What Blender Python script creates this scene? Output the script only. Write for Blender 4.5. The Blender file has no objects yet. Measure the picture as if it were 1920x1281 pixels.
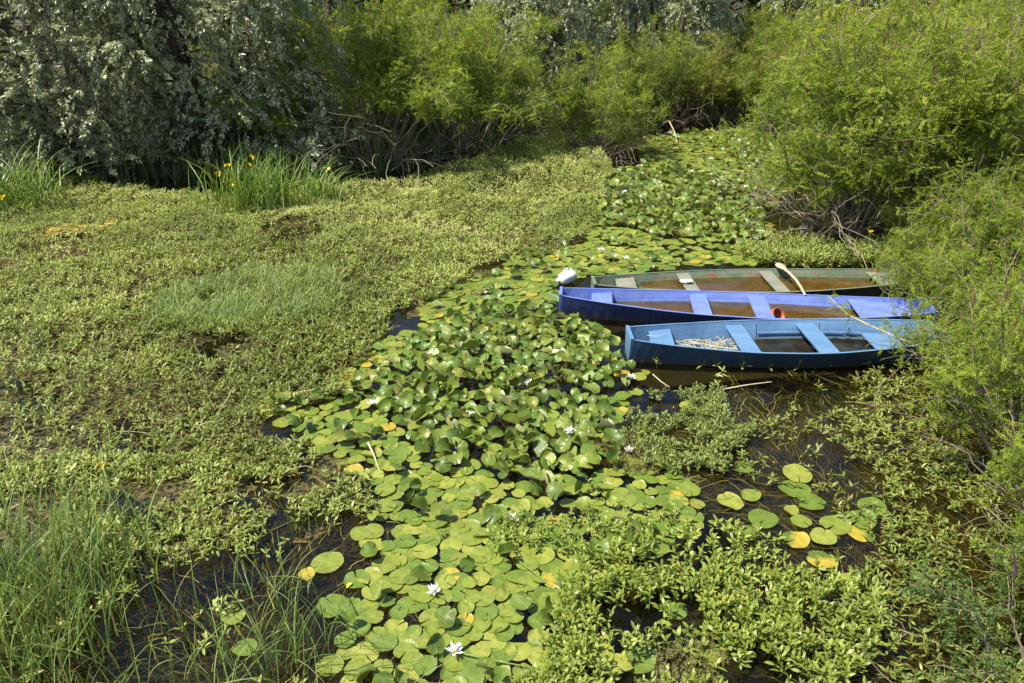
import bpy, math, numpy as np
from mathutils import Vector, Matrix
PI = math.pi
scene = bpy.context.scene
C = scene.collection

# ------------------------------------------------------------------ camera
F_PX, CAM_H, PITCH = 1493.0, 4.7, math.radians(25.7)
cam_d = bpy.data.cameras.new('camera'); cam = bpy.data.objects.new('camera', cam_d); C.objects.link(cam)
cam_d.sensor_width = 36.0; cam_d.lens = F_PX / 1920 * 36; cam_d.clip_start = 0.1; cam_d.clip_end = 500
cam.location = (0, 0, CAM_H); cam.rotation_euler = (PI / 2 - PITCH, 0, 0)
scene.camera = cam

# ------------------------------------------------------------------ light
SUN_EL, SUN_AZ = math.radians(60), math.radians(-105)      # azimuth from +Y, negative = to the left
world = bpy.data.worlds.new('World'); scene.world = world; world.use_nodes = True
wn = world.node_tree; bg = wn.nodes['Background']
sky = wn.nodes.new('ShaderNodeTexSky'); sky.sky_type = 'NISHITA'; sky.sun_disc = False
sky.sun_elevation = SUN_EL; sky.sun_rotation = SUN_AZ
wn.links.new(sky.outputs[0], bg.inputs[0]); bg.inputs[1].default_value = 0.105
sd = bpy.data.lights.new('sun', 'SUN'); sun = bpy.data.objects.new('sun', sd); C.objects.link(sun)
sd.energy = 4.8; sd.angle = math.radians(0.5); sd.color = (1, .94, .82)
S = Vector((math.sin(SUN_AZ) * math.cos(SUN_EL), math.cos(SUN_AZ) * math.cos(SUN_EL), math.sin(SUN_EL)))
sun.rotation_euler = S.to_track_quat('Z', 'Y').to_euler()
scene.view_settings.view_transform = 'Standard'; scene.view_settings.look = 'None'
scene.view_settings.exposure = 0.97; scene.view_settings.gamma = 1.0
cy = scene.cycles
cy.max_bounces = 8; cy.diffuse_bounces = 3; cy.glossy_bounces = 3; cy.transmission_bounces = 4
cy.transparent_max_bounces = 12; cy.caustics_reflective = False; cy.caustics_refractive = False

# ------------------------------------------------------------------ helpers
ST, CT = math.sin(PITCH), math.cos(PITCH)
def at(px, py, z=0.0):
    """world point at height z seen at photo pixel px, py"""
    u, v = (px - 960) / F_PX, (py - 640.5) / F_PX
    d = (CAM_H - z) / (ST + v * CT)
    return np.array([u * d, d * (CT - v * ST), z])
def proj(P):
    """world -> photo pixel"""
    P = np.asarray(P, float); X, Y, Z = P[..., 0], P[..., 1], P[..., 2] - CAM_H
    d = np.maximum(Y * CT - Z * ST, .05)
    up = Y * ST + Z * CT
    return 960 + X / d * F_PX, 640.5 - up / d * F_PX
def inpoly(px, py, poly):
    r = np.zeros(px.shape, bool); n = len(poly)
    for i in range(n):
        x1, y1 = poly[i]; x2, y2 = poly[(i + 1) % n]
        if y1 == y2: continue
        c = ((y1 > py) != (y2 > py)) & (px < (x2 - x1) * (py - y1) / (y2 - y1) + x1)
        r ^= c
    return r
_perm = np.random.RandomState(5).rand(256, 256)
def vnoise(x, y, s=1.0, seed=0):
    x = np.asarray(x) / s + seed * 17.3; y = np.asarray(y) / s + seed * 9.7
    xi, yi = np.floor(x).astype(int), np.floor(y).astype(int)
    fx, fy = x - xi, y - yi; fx = fx * fx * (3 - 2 * fx); fy = fy * fy * (3 - 2 * fy)
    g = lambda a, b: _perm[a % 256, b % 256]
    return (g(xi, yi) * (1 - fx) + g(xi + 1, yi) * fx) * (1 - fy) + (g(xi, yi + 1) * (1 - fx) + g(xi + 1, yi + 1) * fx) * fy
def fnoise(x, y, s=1.0, seed=0):
    return (vnoise(x, y, s, seed) + .5 * vnoise(x, y, s / 2.1, seed + 3) + .25 * vnoise(x, y, s / 4.3, seed + 7)) / 1.75
def norm(v):
    return v / np.maximum(np.linalg.norm(v, axis=-1, keepdims=True), 1e-9)
def mesh(name, V, faces, tint=None, smooth=True, mats=(), midx=None):
    """faces: list of int arrays (n,k)"""
    me = bpy.data.meshes.new(name); V = np.asarray(V, np.float32)
    me.vertices.add(len(V)); me.vertices.foreach_set('co', V.ravel())
    faces = [np.asarray(f) for f in faces if len(f)]
    loops = np.concatenate([f.ravel() for f in faces]); tot = np.concatenate([np.full(len(f), f.shape[1]) for f in faces])
    me.loops.add(len(loops)); me.loops.foreach_set('vertex_index', loops.astype(np.int32))
    me.polygons.add(len(tot)); st = np.concatenate([[0], np.cumsum(tot)[:-1]])
    me.polygons.foreach_set('loop_start', st.astype(np.int32))
    try: me.polygons.foreach_set('loop_total', tot.astype(np.int32))
    except Exception: pass
    me.polygons.foreach_set('use_smooth', np.full(len(tot), smooth))
    if midx is not None: me.polygons.foreach_set('material_index', np.asarray(midx, np.int32))
    if tint is not None:
        a = me.attributes.new('tint', 'FLOAT', 'POINT'); a.data.foreach_set('value', np.asarray(tint, np.float32))
    for m in mats: me.materials.append(m)
    me.update(calc_edges=True); me.validate()
    return me
def obj(name, me, parent=None, loc=None):
    o = bpy.data.objects.new(name, me); C.objects.link(o)
    if parent is not None: o.parent = parent
    if loc is not None: o.location = loc
    return o
def tag(o, label=None, cat=None, group=None, kind=None):
    if label: o['label'] = label
    if cat: o['category'] = cat
    if group: o['group'] = group
    if kind: o['kind'] = kind
    return o
def empty(name, loc=(0, 0, 0), rz=0.0, sc=1.0):
    o = bpy.data.objects.new(name, None); C.objects.link(o); o.location = loc; o.rotation_euler = (0, 0, rz)
    o.scale = (sc, sc, sc) if np.isscalar(sc) else sc
    o.empty_display_size = .2
    return o
def copy_tree(root, loc, rz, sc):
    r = root.copy(); C.objects.link(r); r.location = loc; r.rotation_euler = (0, 0, rz)
    r.scale = (sc, sc, sc) if np.isscalar(sc) else sc
    for ch in list(root.children):
        c = ch.copy(); C.objects.link(c); c.parent = r
    return r
class Bag:
    """collects geometry of one mesh"""
    def __init__(s): s.V = []; s.F = []; s.T = []; s.M = []; s.n = 0
    def add(s, V, faces, tint=None, mi=0):
        V = np.asarray(V, float).reshape(-1, 3); s.V.append(V)
        for f in faces:
            f = np.asarray(f)
            if len(f): s.F.append(f + s.n); s.M.append(np.full(len(f), mi))
        s.T.append(np.full(len(V), .5) if tint is None else np.broadcast_to(tint, (len(V),)))
        s.n += len(V); return s
    def mesh(s, name, mats, smooth=True):
        return mesh(name, np.concatenate(s.V), s.F, np.concatenate(s.T), smooth, mats, np.concatenate(s.M))
def frames(d, n):
    """rows: width, length, normal"""
    d = norm(d); w = norm(np.cross(d, n)); n = np.cross(w, d)
    return np.stack([w, d, n], 1)
def place(tv, tf, P, R, sc, bag, tint=None, mi=0):
    """instances of a template (tv, list tf) at P with frames R, scale sc (N,) or (N,3)"""
    N = len(P); k = len(tv); sc = np.asarray(sc, float)
    if sc.ndim == 1: sc = sc[:, None].repeat(3, 1)
    V = np.einsum('nki,nij->nkj', tv[None] * sc[:, None, :], R) + P[:, None]
    off = (np.arange(N) * k)[:, None, None]
    fs = [(np.asarray(f)[None] + off).reshape(-1, np.asarray(f).shape[1]) for f in tf]
    bag.add(V.reshape(-1, 3), fs, None if tint is None else np.repeat(tint, k), mi)
def tubes(P, R, bag, sides=4, tint=None, mi=0):
    P = np.asarray(P, float); N, K, _ = P.shape; R = np.broadcast_to(np.asarray(R, float), (N, K))
    T = norm(np.gradient(P, axis=1)); ref = np.where(np.abs(T[:, :1, 2:]) > .8, [[[1., 0, 0]]], [[[0, 0, 1.]]])
    A = norm(np.cross(T, np.broadcast_to(ref, T.shape))); B = np.cross(T, A)
    a = np.arange(sides) * 2 * PI / sides
    V = P[:, :, None] + R[:, :, None, None] * (A[:, :, None] * np.cos(a)[:, None] + B[:, :, None] * np.sin(a)[:, None])
    idx = np.arange(N * K * sides).reshape(N, K, sides); nx = np.roll(idx, -1, 2)
    f = np.stack([idx[:, :-1], nx[:, :-1], nx[:, 1:], idx[:, 1:]], -1).reshape(-1, 4)
    bag.add(V.reshape(-1, 3), [f], None if tint is None else np.repeat(tint, K * sides), mi)
def ribbons(P, W, side, bag, tint=None, mi=0):
    P = np.asarray(P, float); N, K, _ = P.shape; W = np.broadcast_to(W, (N, K))[..., None]; sd_ = side[:, None]
    V = np.stack([P - sd_ * W / 2, P + sd_ * W / 2], 2)
    i = np.arange(N * K * 2).reshape(N, K, 2)
    f = np.stack([i[:, :-1, 0], i[:, :-1, 1], i[:, 1:, 1], i[:, 1:, 0]], -1).reshape(-1, 4)
    bag.add(V.reshape(-1, 3), [f], None if tint is None else np.repeat(tint, K * 2), mi)

# ------------------------------------------------------------------ materials
def srgb(r, g, b):
    f = lambda c: (c / 255 / 12.92) if c / 255 < .04045 else ((c / 255 + .055) / 1.055) ** 2.4
    return (f(r), f(g), f(b), 1)
def newmat(name):
    m = bpy.data.materials.new(name); m.use_nodes = True; nt = m.node_tree
    for n in list(nt.nodes): nt.nodes.remove(n)
    out = nt.nodes.new('ShaderNodeOutputMaterial'); return m, nt, out
def ramp(nt, fac, stops, interp='LINEAR'):
    r = nt.nodes.new('ShaderNodeValToRGB'); r.color_ramp.interpolation = interp
    e = r.color_ramp.elements
    while len(e) < len(stops): e.new(.5)
    for i, (p, c) in enumerate(stops): e[i].position = p; e[i].color = tuple(c[:3]) + (1,)
    nt.links.new(fac, r.inputs[0]); return r.outputs[0]
def noise_node(nt, scale, detail=3, rough=.5, coord='Object', vec=None):
    n = nt.nodes.new('ShaderNodeTexNoise'); n.inputs['Scale'].default_value = scale; n.inputs['Detail'].default_value = detail
    n.inputs['Roughness'].default_value = rough
    if vec is None:
        tc = nt.nodes.new('ShaderNodeTexCoord'); vec = tc.outputs[coord]
    nt.links.new(vec, n.inputs['Vector']); return n.outputs['Fac']
def mixc(nt, a, b, fac, mode='MIX'):
    m = nt.nodes.new('ShaderNodeMix'); m.data_type = 'RGBA'; m.blend_type = mode
    for sck, v in ((m.inputs['Factor'], fac), (m.inputs[6], a), (m.inputs[7], b)):
        if hasattr(v, 'is_linked'): nt.links.new(v, sck)
        else: sck.default_value = v
    return m.outputs[2]
def bump(nt, h, strength, dist=.01):
    b = nt.nodes.new('ShaderNodeBump'); b.inputs['Strength'].default_value = strength; b.inputs['Distance'].default_value = dist
    nt.links.new(h, b.inputs['Height']); return b.outputs[0]
def leafmat(name, stops, rough=.45, trans=.3, spec=.5, vein=0.0, tcol=(1.25, 1.25, .7), mottle=6.0, back=None, bstr=0.0, spots=None, veins=False):
    m, nt, out = newmat(name)
    a = nt.nodes.new('ShaderNodeAttribute'); a.attribute_name = 'tint'
    col = ramp(nt, a.outputs['Fac'], stops)
    nz = noise_node(nt, mottle, 2)
    col = mixc(nt, col, mixc(nt, col, (.78, .76, .7, 1), 1.0, 'MULTIPLY'), ramp(nt, nz, [(.4, (0, 0, 0)), (.65, (1, 1, 1))]))
    if spots: col = mixc(nt, col, spots, ramp(nt, noise_node(nt, 4.5, 5, .7), [(.56, (0, 0, 0)), (.66, (.8, .8, .8))]))
    if back:
        ge = nt.nodes.new('ShaderNodeNewGeometry'); col = mixc(nt, col, back, ge.outputs['Backfacing'])
    vm = None
    if veins:
        tc = nt.nodes.new('ShaderNodeTexCoord'); mp = nt.nodes.new('ShaderNodeMapping'); mp.inputs['Location'].default_value = (0, -.06, 0); nt.links.new(tc.outputs['Object'], mp.inputs[0])
        gr = nt.nodes.new('ShaderNodeTexGradient'); gr.gradient_type = 'RADIAL'; nt.links.new(mp.outputs[0], gr.inputs[0])
        m1 = nt.nodes.new('ShaderNodeMath'); m1.operation = 'MULTIPLY'; m1.inputs[1].default_value = 21; nt.links.new(gr.outputs['Fac'], m1.inputs[0])
        m2 = nt.nodes.new('ShaderNodeMath'); m2.operation = 'PINGPONG'; m2.inputs[1].default_value = .5; nt.links.new(m1.outputs[0], m2.inputs[0])
        vm = ramp(nt, m2.outputs[0], [(0, (1, 1, 1)), (.13, (0, 0, 0))])
        col = mixc(nt, col, mixc(nt, col, (1.35, 1.3, 1.25, 1), 1.0, 'MULTIPLY'), vm)
    p = nt.nodes.new('ShaderNodeBsdfPrincipled'); nt.links.new(col, p.inputs['Base Color'])
    if vm: nt.links.new(bump(nt, vm, .35, .01), p.inputs['Normal'])
    p.inputs['Roughness'].default_value = rough; p.inputs['Specular IOR Level'].default_value = spec
    t = nt.nodes.new('ShaderNodeBsdfTranslucent')
    nt.links.new(mixc(nt, col, tuple(tcol) + (1,), 1.0, 'MULTIPLY'), t.inputs[0])
    mx = nt.nodes.new('ShaderNodeMixShader'); mx.inputs[0].default_value = trans
    nt.links.new(p.outputs[0], mx.inputs[1]); nt.links.new(t.outputs[0], mx.inputs[2]); nt.links.new(mx.outputs[0], out.inputs[0])
    return m
def woodmat(name, c1, c2, rough=.8):
    m, nt, out = newmat(name); p = nt.nodes.new('ShaderNodeBsdfPrincipled')
    nt.links.new(mixc(nt, c1, c2, noise_node(nt, 9, 4)), p.inputs['Base Color']); p.inputs['Roughness'].default_value = rough
    nt.links.new(p.outputs[0], out.inputs[0]); return m
def plain(name, col, rough=.5, spec=.5, var=.25, scale=8, bstr=0.0):
    m, nt, out = newmat(name); p = nt.nodes.new('ShaderNodeBsdfPrincipled')
    nz = noise_node(nt, scale, 4)
    d = tuple(c * (1 - var) for c in col[:3]) + (1,)
    nt.links.new(mixc(nt, col, d, nz), p.inputs['Base Color']); p.inputs['Roughness'].default_value = rough
    p.inputs['Specular IOR Level'].default_value = spec
    if bstr: nt.links.new(bump(nt, noise_node(nt, scale * 3, 4), bstr), p.inputs['Normal'])
    nt.links.new(p.outputs[0], out.inputs[0]); return m

M = {}
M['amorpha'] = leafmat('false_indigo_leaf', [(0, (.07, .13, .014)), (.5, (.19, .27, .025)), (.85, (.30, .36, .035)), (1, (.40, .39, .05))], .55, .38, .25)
M['amorpha_olive'] = leafmat('olive_indigo_leaf', [(0, (.10, .12, .018)), (.5, (.23, .25, .035)), (.85, (.34, .33, .05)), (1, (.42, .34, .08))], .55, .36, .25)
M['amorpha_dark'] = leafmat('deep_green_leaf', [(0, (.045, .09, .018)), (.6, (.09, .16, .03)), (1, (.17, .24, .04))], .5, .3, .3)
M['willow'] = leafmat('willow_leaf', [(0, (.18, .21, .09)), (.5, (.52, .57, .34)), (1, (.78, .80, .62))], .36, .25, .5, tcol=(1.1, 1.1, .7))
M['twig'] = woodmat('grey_twig_bark', srgb(160, 148, 125), srgb(105, 92, 74))
M['bark'] = woodmat('dark_bark', srgb(92, 80, 64), srgb(48, 40, 31))
M['deadwood'] = woodmat('bleached_wood', srgb(205, 190, 160), srgb(150, 132, 105))
M['spike'] = plain('purple_flower_spike', srgb(88, 62, 84), .7)
M['spike_brown'] = plain('brown_flower_spike', srgb(110, 88, 58), .7)
M['primrose'] = leafmat('water_primrose_leaf', [(0, (.20, .075, .02)), (.06, (.17, .12, .03)), (.12, (.14, .18, .03)), (.5, (.29, .35, .075)), (.85, (.42, .48, .13)), (1, (.60, .60, .25))], .48, .28, .35)
M['stem_red'] = plain('reddish_stem', srgb(120, 88, 52), .5)
M['bright'] = leafmat('bright_marsh_leaf', [(0, (.13, .19, .03)), (.5, (.23, .30, .045)), (1, (.40, .44, .10))], .42, .3, .4)
M['pad'] = leafmat('lily_pad_leaf', [(0, (.30, .17, .045)), (.04, (.40, .31, .035)), (.09, (.33, .31, .04)), (.16, (.22, .25, .035)), (.24, (.075, .13, .018)), (.42, (.12, .19, .025)), (.7, (.205, .25, .034)), (1, (.29, .315, .055))], .42, .16, .42, mottle=1.6, back=(.33, .33, .13, 1), spots=(.22, .17, .04, 1))
M['pad_near'] = leafmat('veined_lily_pad_leaf', [(0, (.30, .17, .045)), (.04, (.40, .31, .035)), (.09, (.33, .31, .04)), (.16, (.22, .25, .035)), (.24, (.075, .13, .018)), (.42, (.12, .19, .025)), (.7, (.205, .25, .034)), (1, (.29, .315, .055))], .42, .16, .42, veins=True, mottle=1.6, back=(.33, .33, .13, 1), spots=(.22, .17, .04, 1))
M['grass'] = leafmat('marsh_grass_blade', [(0, (.34, .30, .14)), (.08, (.24, .24, .08)), (.14, (.11, .18, .04)), (.6, (.21, .30, .075)), (1, (.36, .43, .15))], .45, .3, .4)
M['bluegrass'] = leafmat('blue_green_grass_blade', [(0, (.13, .21, .05)), (.6, (.25, .35, .10)), (1, (.40, .48, .18))], .45, .3, .4)
M['iris'] = leafmat('iris_blade', [(0, (.10, .19, .03)), (.6, (.22, .34, .06)), (1, (.42, .48, .14))], .42, .3, .45)
M['yellow'] = plain('yellow_petal', (.80, .55, .02, 1), .5)
M['white'] = plain('white_petal', (.85, .85, .80, 1), .5, var=.08)
M['greyherb'] = leafmat('grey_green_herb', [(0, (.12, .16, .035)), (.6, (.22, .28, .065)), (1, (.37, .41, .14))], .5, .25, .3)
M['weed'] = leafmat('submerged_weed', [(0, (.11, .09, .02)), (.6, (.22, .20, .045)), (1, (.36, .34, .08))], .6, .2, .2)
M['straw'] = woodmat('dry_straw', srgb(215, 205, 165), srgb(160, 145, 100), .6)

def paint(name, c1, c2, dirt, amount=.45, rough=.5, extra=None, scale=3.0):
    m, nt, out = newmat(name); p = nt.nodes.new('ShaderNodeBsdfPrincipled')
    tc = nt.nodes.new('ShaderNodeTexCoord'); mp = nt.nodes.new('ShaderNodeMapping'); mp.inputs['Scale'].default_value = (1, 2.5, 2.5)
    nt.links.new(tc.outputs['Object'], mp.inputs[0]); v = mp.outputs[0]
    col = mixc(nt, c1, c2, ramp(nt, noise_node(nt, scale, 5, .65, vec=v), [(.35, (0, 0, 0)), (.65, (1, 1, 1))]))
    if extra:
        col = mixc(nt, col, extra[0], ramp(nt, noise_node(nt, extra[1], 6, .7, vec=v), [(extra[2], (0, 0, 0)), (extra[2] + .06, (1, 1, 1))]))
    g = ramp(nt, noise_node(nt, 14, 6, .75, vec=v), [(1 - amount, (0, 0, 0)), (min(1, 1.12 - amount), (.75, .75, .75))])
    col = mixc(nt, col, dirt, g)
    ms = nt.nodes.new('ShaderNodeMapping'); ms.inputs['Scale'].default_value = (.7, 22, 22); nt.links.new(tc.outputs['Object'], ms.inputs[0])
    col = mixc(nt, col, (1.45, 1.4, 1.3, 1), ramp(nt, noise_node(nt, 3, 5, .8, vec=ms.outputs[0]), [(.58, (0, 0, 0)), (.72, (.35, .35, .35))]), 'MULTIPLY')
    sx = nt.nodes.new('ShaderNodeSeparateXYZ'); nt.links.new(tc.outputs['Object'], sx.inputs[0])
    low = ramp(nt, sx.outputs[2], [(.03, (.55, .55, .55)), (.11, (0, 0, 0))])
    col = mixc(nt, col, (.085, .075, .035, 1), low)          # algae line left by the water
    col = mixc(nt, col, (.45, .45, .42, 1), ramp(nt, sx.outputs[2], [(.148, (0, 0, 0)), (.150, (.8, .8, .8)), (.154, (.8, .8, .8)), (.156, (0, 0, 0))]), 'MULTIPLY')
    chip = ramp(nt, noise_node(nt, 9, 8, .85, vec=v), [(.60, (0, 0, 0)), (.63, (.8, .8, .8))])
    col = mixc(nt, col, srgb(128, 120, 100), chip)
    fine = ramp(nt, noise_node(nt, 60, 3, .8, vec=v), [(.35, (.82, .82, .82)), (.7, (1.06, 1.06, 1.06))])
    col = mixc(nt, col, fine, 1.0, 'MULTIPLY')
    nt.links.new(col, p.inputs['Base Color']); p.inputs['Roughness'].default_value = rough
    nt.links.new(bump(nt, noise_node(nt, 40, 4, vec=v), .25, .004), p.inputs['Normal'])
    nt.links.new(p.outputs[0], out.inputs[0]); return m
M['lb_in'] = paint('light_blue_paint', srgb(82, 118, 156), srgb(96, 132, 166), srgb(112, 120, 114), .38)
M['lb_out'] = paint('dark_blue_hull_outside', srgb(43, 72, 99), srgb(30, 53, 79), srgb(60, 67, 60), .38)  # darker blue than the inside, used on the outer hull faces
M['bl_in'] = paint('cobalt_blue_paint', srgb(90, 112, 188), srgb(112, 130, 196), srgb(129, 130, 135), .44)
M['bl_out'] = paint('dark_cobalt_hull_outside', srgb(41, 58, 104), srgb(29, 43, 79), srgb(51, 58, 65), .40)  # outer hull faces get a deeper cobalt than the inside
M['gr_in'] = paint('worn_green_paint', srgb(66, 104, 80), srgb(112, 118, 96), srgb(136, 128, 106), .48, .75, (srgb(140, 74, 66), 3.6, .56))
M['gr_seat'] = paint('grey_weathered_board', srgb(129, 127, 111), srgb(99, 108, 92), srgb(141, 135, 122), .5, .8, (srgb(129, 92, 84), 4, .62))
M['gr_out'] = paint('grey_hull_paint', srgb(86, 87, 77), srgb(56, 61, 53), srgb(48, 48, 41), .45, .8)
M['mud'] = plain('silt_in_boat', srgb(120, 92, 38), .9, .2, .5, 6)

# water: real dielectric-looking sheet, tinted by what is dissolved in it
def watermat(name, tint, ripple=.12, film=0.0, filmcol=(.12, .09, .03, 1)):
    m, nt, out = newmat(name)
    tr = nt.nodes.new('ShaderNodeBsdfTransparent'); tr.inputs[0].default_value = tint
    gl = nt.nodes.new('ShaderNodeBsdfGlossy'); gl.inputs['Roughness'].default_value = .04; gl.inputs[0].default_value = (1, 1, 1, 1)
    fr = nt.nodes.new('ShaderNodeFresnel'); fr.inputs[0].default_value = 1.33
    nb = bump(nt, noise_node(nt, 5, 3, coord='Object'), ripple, .02)
    nt.links.new(nb, fr.inputs[1]); nt.links.new(nb, gl.inputs['Normal'])
    mx = nt.nodes.new('ShaderNodeMixShader'); nt.links.new(fr.outputs[0], mx.inputs[0])
    nt.links.new(tr.outputs[0], mx.inputs[1]); nt.links.new(gl.outputs[0], mx.inputs[2])
    last = mx.outputs[0]
    if film:
        df = nt.nodes.new('ShaderNodeBsdfDiffuse'); df.inputs[0].default_value = filmcol
        m2 = nt.nodes.new('ShaderNodeMixShader')
        nt.links.new(ramp(nt, noise_node(nt, 3, 6, .65), [(.42, (film * .3,) * 3), (.7, (film,) * 3)]), m2.inputs[0])
        nt.links.new(last, m2.inputs[1]); nt.links.new(df.outputs[0], m2.inputs[2]); last = m2.outputs[0]
    nt.links.new(last, out.inputs[0]); return m
M['water'] = watermat('pond_water', (.50, .46, .30, 1), .10, .04, (.10, .09, .04, 1))
M['bilge_murk'] = watermat('murky_brown_bilge', (.62, .52, .28, 1), .05, .35, (.20, .15, .05, 1))
M['bilge_dark'] = watermat('dark_bilge', (.20, .20, .16, 1), .05, .4, (.07, .07, .05, 1))

def groundmat():
    m, nt, out = newmat('bank_soil'); p = nt.nodes.new('ShaderNodeBsdfPrincipled')
    c = ramp(nt, noise_node(nt, 1.5, 6, .65), [(.3, (.022, .018, .010)), (.55, (.045, .042, .016)), (.75, (.05, .065, .018))])
    nt.links.new(c, p.inputs['Base Color']); p.inputs['Roughness'].default_value = .95
    nt.links.new(bump(nt, noise_node(nt, 12, 5), .6, .05), p.inputs['Normal'])
    nt.links.new(p.outputs[0], out.inputs[0]); return m
M['ground'] = groundmat()

# ------------------------------------------------------------------ ground and water
WATER_PX = [(-900, 1700), (-900, 420), (-300, 345), (150, 335), (420, 330), (620, 315), (800, 285), (960, 266), (1130, 268), (1200, 245),
            (1260, 205), (1430, 208), (1480, 260), (1530, 330), (1590, 445), (1640, 480), (1760, 560), (1850, 700), (1900, 850), (1960, 1050), (2000, 1300), (2100, 1700)]
wpoly = [tuple(at(x, min(y, 1500))[:2]) for x, y in WATER_PX]
def poly_dist(x, y, poly):
    d = np.full(x.shape, 1e9)
    for i in range(len(poly)):
        a = np.array(poly[i]); b = np.array(poly[(i + 1) % len(poly)]); ab = b - a; L = (ab ** 2).sum() + 1e-9
        t = np.clip(((x - a[0]) * ab[0] + (y - a[1]) * ab[1]) / L, 0, 1)
        d = np.minimum(d, np.hypot(x - a[0] - t * ab[0], y - a[1] - t * ab[1]))
    return np.where(inpoly(x, y, poly), -d, d)
def ground_z(x, y):
    x = np.asarray(x, float); y = np.asarray(y, float)
    d = poly_dist(x, y, wpoly)
    z = np.where(d < 0, np.maximum(-.75, d * .45), np.minimum(.45, d * .30)) + (fnoise(x, y, 2.5, 4) - .5) * .22 * np.clip(np.abs(d), 0, 1)
    far = np.clip((y - 46) / 22, 0, 1); z = z + far * far * 6.5  # rise added behind the trees to block bright sky in the gaps
    return z
gx = np.concatenate([np.linspace(-260, -26, 18), np.linspace(-25, 25, 150), np.linspace(26, 260, 18)])
gy = np.concatenate([np.linspace(-60, 1, 10), np.linspace(1.5, 42, 130), np.linspace(43, 78, 20), np.linspace(85, 420, 12)])
GX, GY = np.meshgrid(gx, gy); GZ = ground_z(GX, GY)
nx, ny = len(gx), len(gy); ii = np.arange(nx * ny).reshape(ny, nx)
gf = np.stack([ii[:-1, :-1], ii[:-1, 1:], ii[1:, 1:], ii[1:, :-1]], -1).reshape(-1, 4)
tag(obj('ground', mesh('ground', np.stack([GX, GY, GZ], -1).reshape(-1, 3), [gf], mats=[M['ground']])), kind='structure')
wv = np.array([[-40, -8, 0], [30, -8, 0], [30, 36, 0], [-40, 36, 0.]])
tag(obj('water', mesh('water', wv, [np.array([[0, 1, 2, 3]])], mats=[M['water']])), kind='structure')

# ------------------------------------------------------------------ leaf templates
def tmpl_simple(w=.22):      # unit-long leaf, curved, 6 verts
    v = np.array([[0, 0, 0], [-w * .75, .28, .04], [w * .75, .28, .04], [-w * .8, .62, .05], [w * .8, .62, .05], [0, 1, -.05]])
    return v, [np.array([[1, 2, 4, 3]]), np.array([[0, 2, 1], [3, 4, 5]])]
def tmpl_diamond(w=.18):
    v = np.array([[0, 0, 0], [-w, .45, .05], [0, 1, -.04], [w, .45, .05]])
    return v, [np.array([[0, 3, 2], [0, 2, 1]])]
def tmpl_pinnate(pairs=7):   # compound leaf, unit long
    V = []; Fq = []; rq = np.random.RandomState(6)
    def leaflet(o, d, L, w, dz):
        i = len(V); d = np.array(d); s = np.array([d[1], -d[0], 0])
        q = rq.uniform(-1.0, 1.0); L = L * rq.uniform(.8, 1.15)
        for a, b, z in ((0, 0, 0), (.5, -w * math.cos(q), dz * .5 - w * math.sin(q)), (1, 0, dz), (.5, w * math.cos(q), dz * .5 + w * math.sin(q))):
            V.append(o + d * a * L + s * b + np.array([0, 0, z]))
        Fq.append([i, i + 1, i + 2, i + 3])
    for k in range(pairs):
        y = .18 + .72 * k / (pairs - 1); z = -.22 * y * y
        for s in (-1, 1):
            leaflet(np.array([0, y, z]), np.array([s * .88, .30 + .14 * (k % 2), 0]), .165 - .06 * abs(k / (pairs - 1) - .4), .046, -.03 - .02 * (k % 3))
    leaflet(np.array([0, .93, -.2]), np.array([0, 1., 0]), .15, .042, -.05)
    i = len(V); V += [np.array([-.008, 0, 0]), np.array([.008, 0, 0]), np.array([.006, .95, -.2]), np.array([-.006, .95, -.2])]; Fq.append([i, i + 1, i + 2, i + 3])
    return np.array(V), [np.array(Fq)]
T_SIMPLE, T_DIAMOND, T_PINN = tmpl_simple(), tmpl_diamond(), tmpl_pinnate()
T_NARROW = tmpl_diamond(.12)
T_LANCE = tmpl_simple(.16)

# ------------------------------------------------------------------ branching
def curve(P0, D, L, droop, K, r, wig=.06):
    N = len(P0); t = np.linspace(0, 1, K)[None, :, None]
    P = P0[:, None] + norm(D)[:, None] * (L[:, None, None] * t)
    P = P + np.array([0, 0, -1.]) * (droop[:, None, None] * L[:, None, None] * t ** 2)
    w = r.randn(N, K, 3) * wig * L[:, None, None] / K; w[:, 0] = 0
    return P + np.cumsum(w, 1)
def pick(P, n, tmin, tmax, r):
    N, K, _ = P.shape; t = r.uniform(tmin, tmax, (N, n)) * (K - 1); i = np.minimum(t.astype(int), K - 2); f = (t - i)[..., None]
    a = np.take_along_axis(P, i[..., None].repeat(3, -1), 1); b = np.take_along_axis(P, (i + 1)[..., None].repeat(3, -1), 1)
    return (a * (1 - f) + b * f).reshape(-1, 3), norm(b - a).reshape(-1, 3), (t / (K - 1)).ravel()
def side_dirs(T, r, fwd, upb, out=None, outb=0):
    n = r.randn(*T.shape); n -= (n * T).sum(-1, keepdims=True) * T; n = norm(n)
    d = T * fwd + n + np.array([0, 0, upb])
    if out is not None: d = d + out * outb
    return norm(d)

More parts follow.
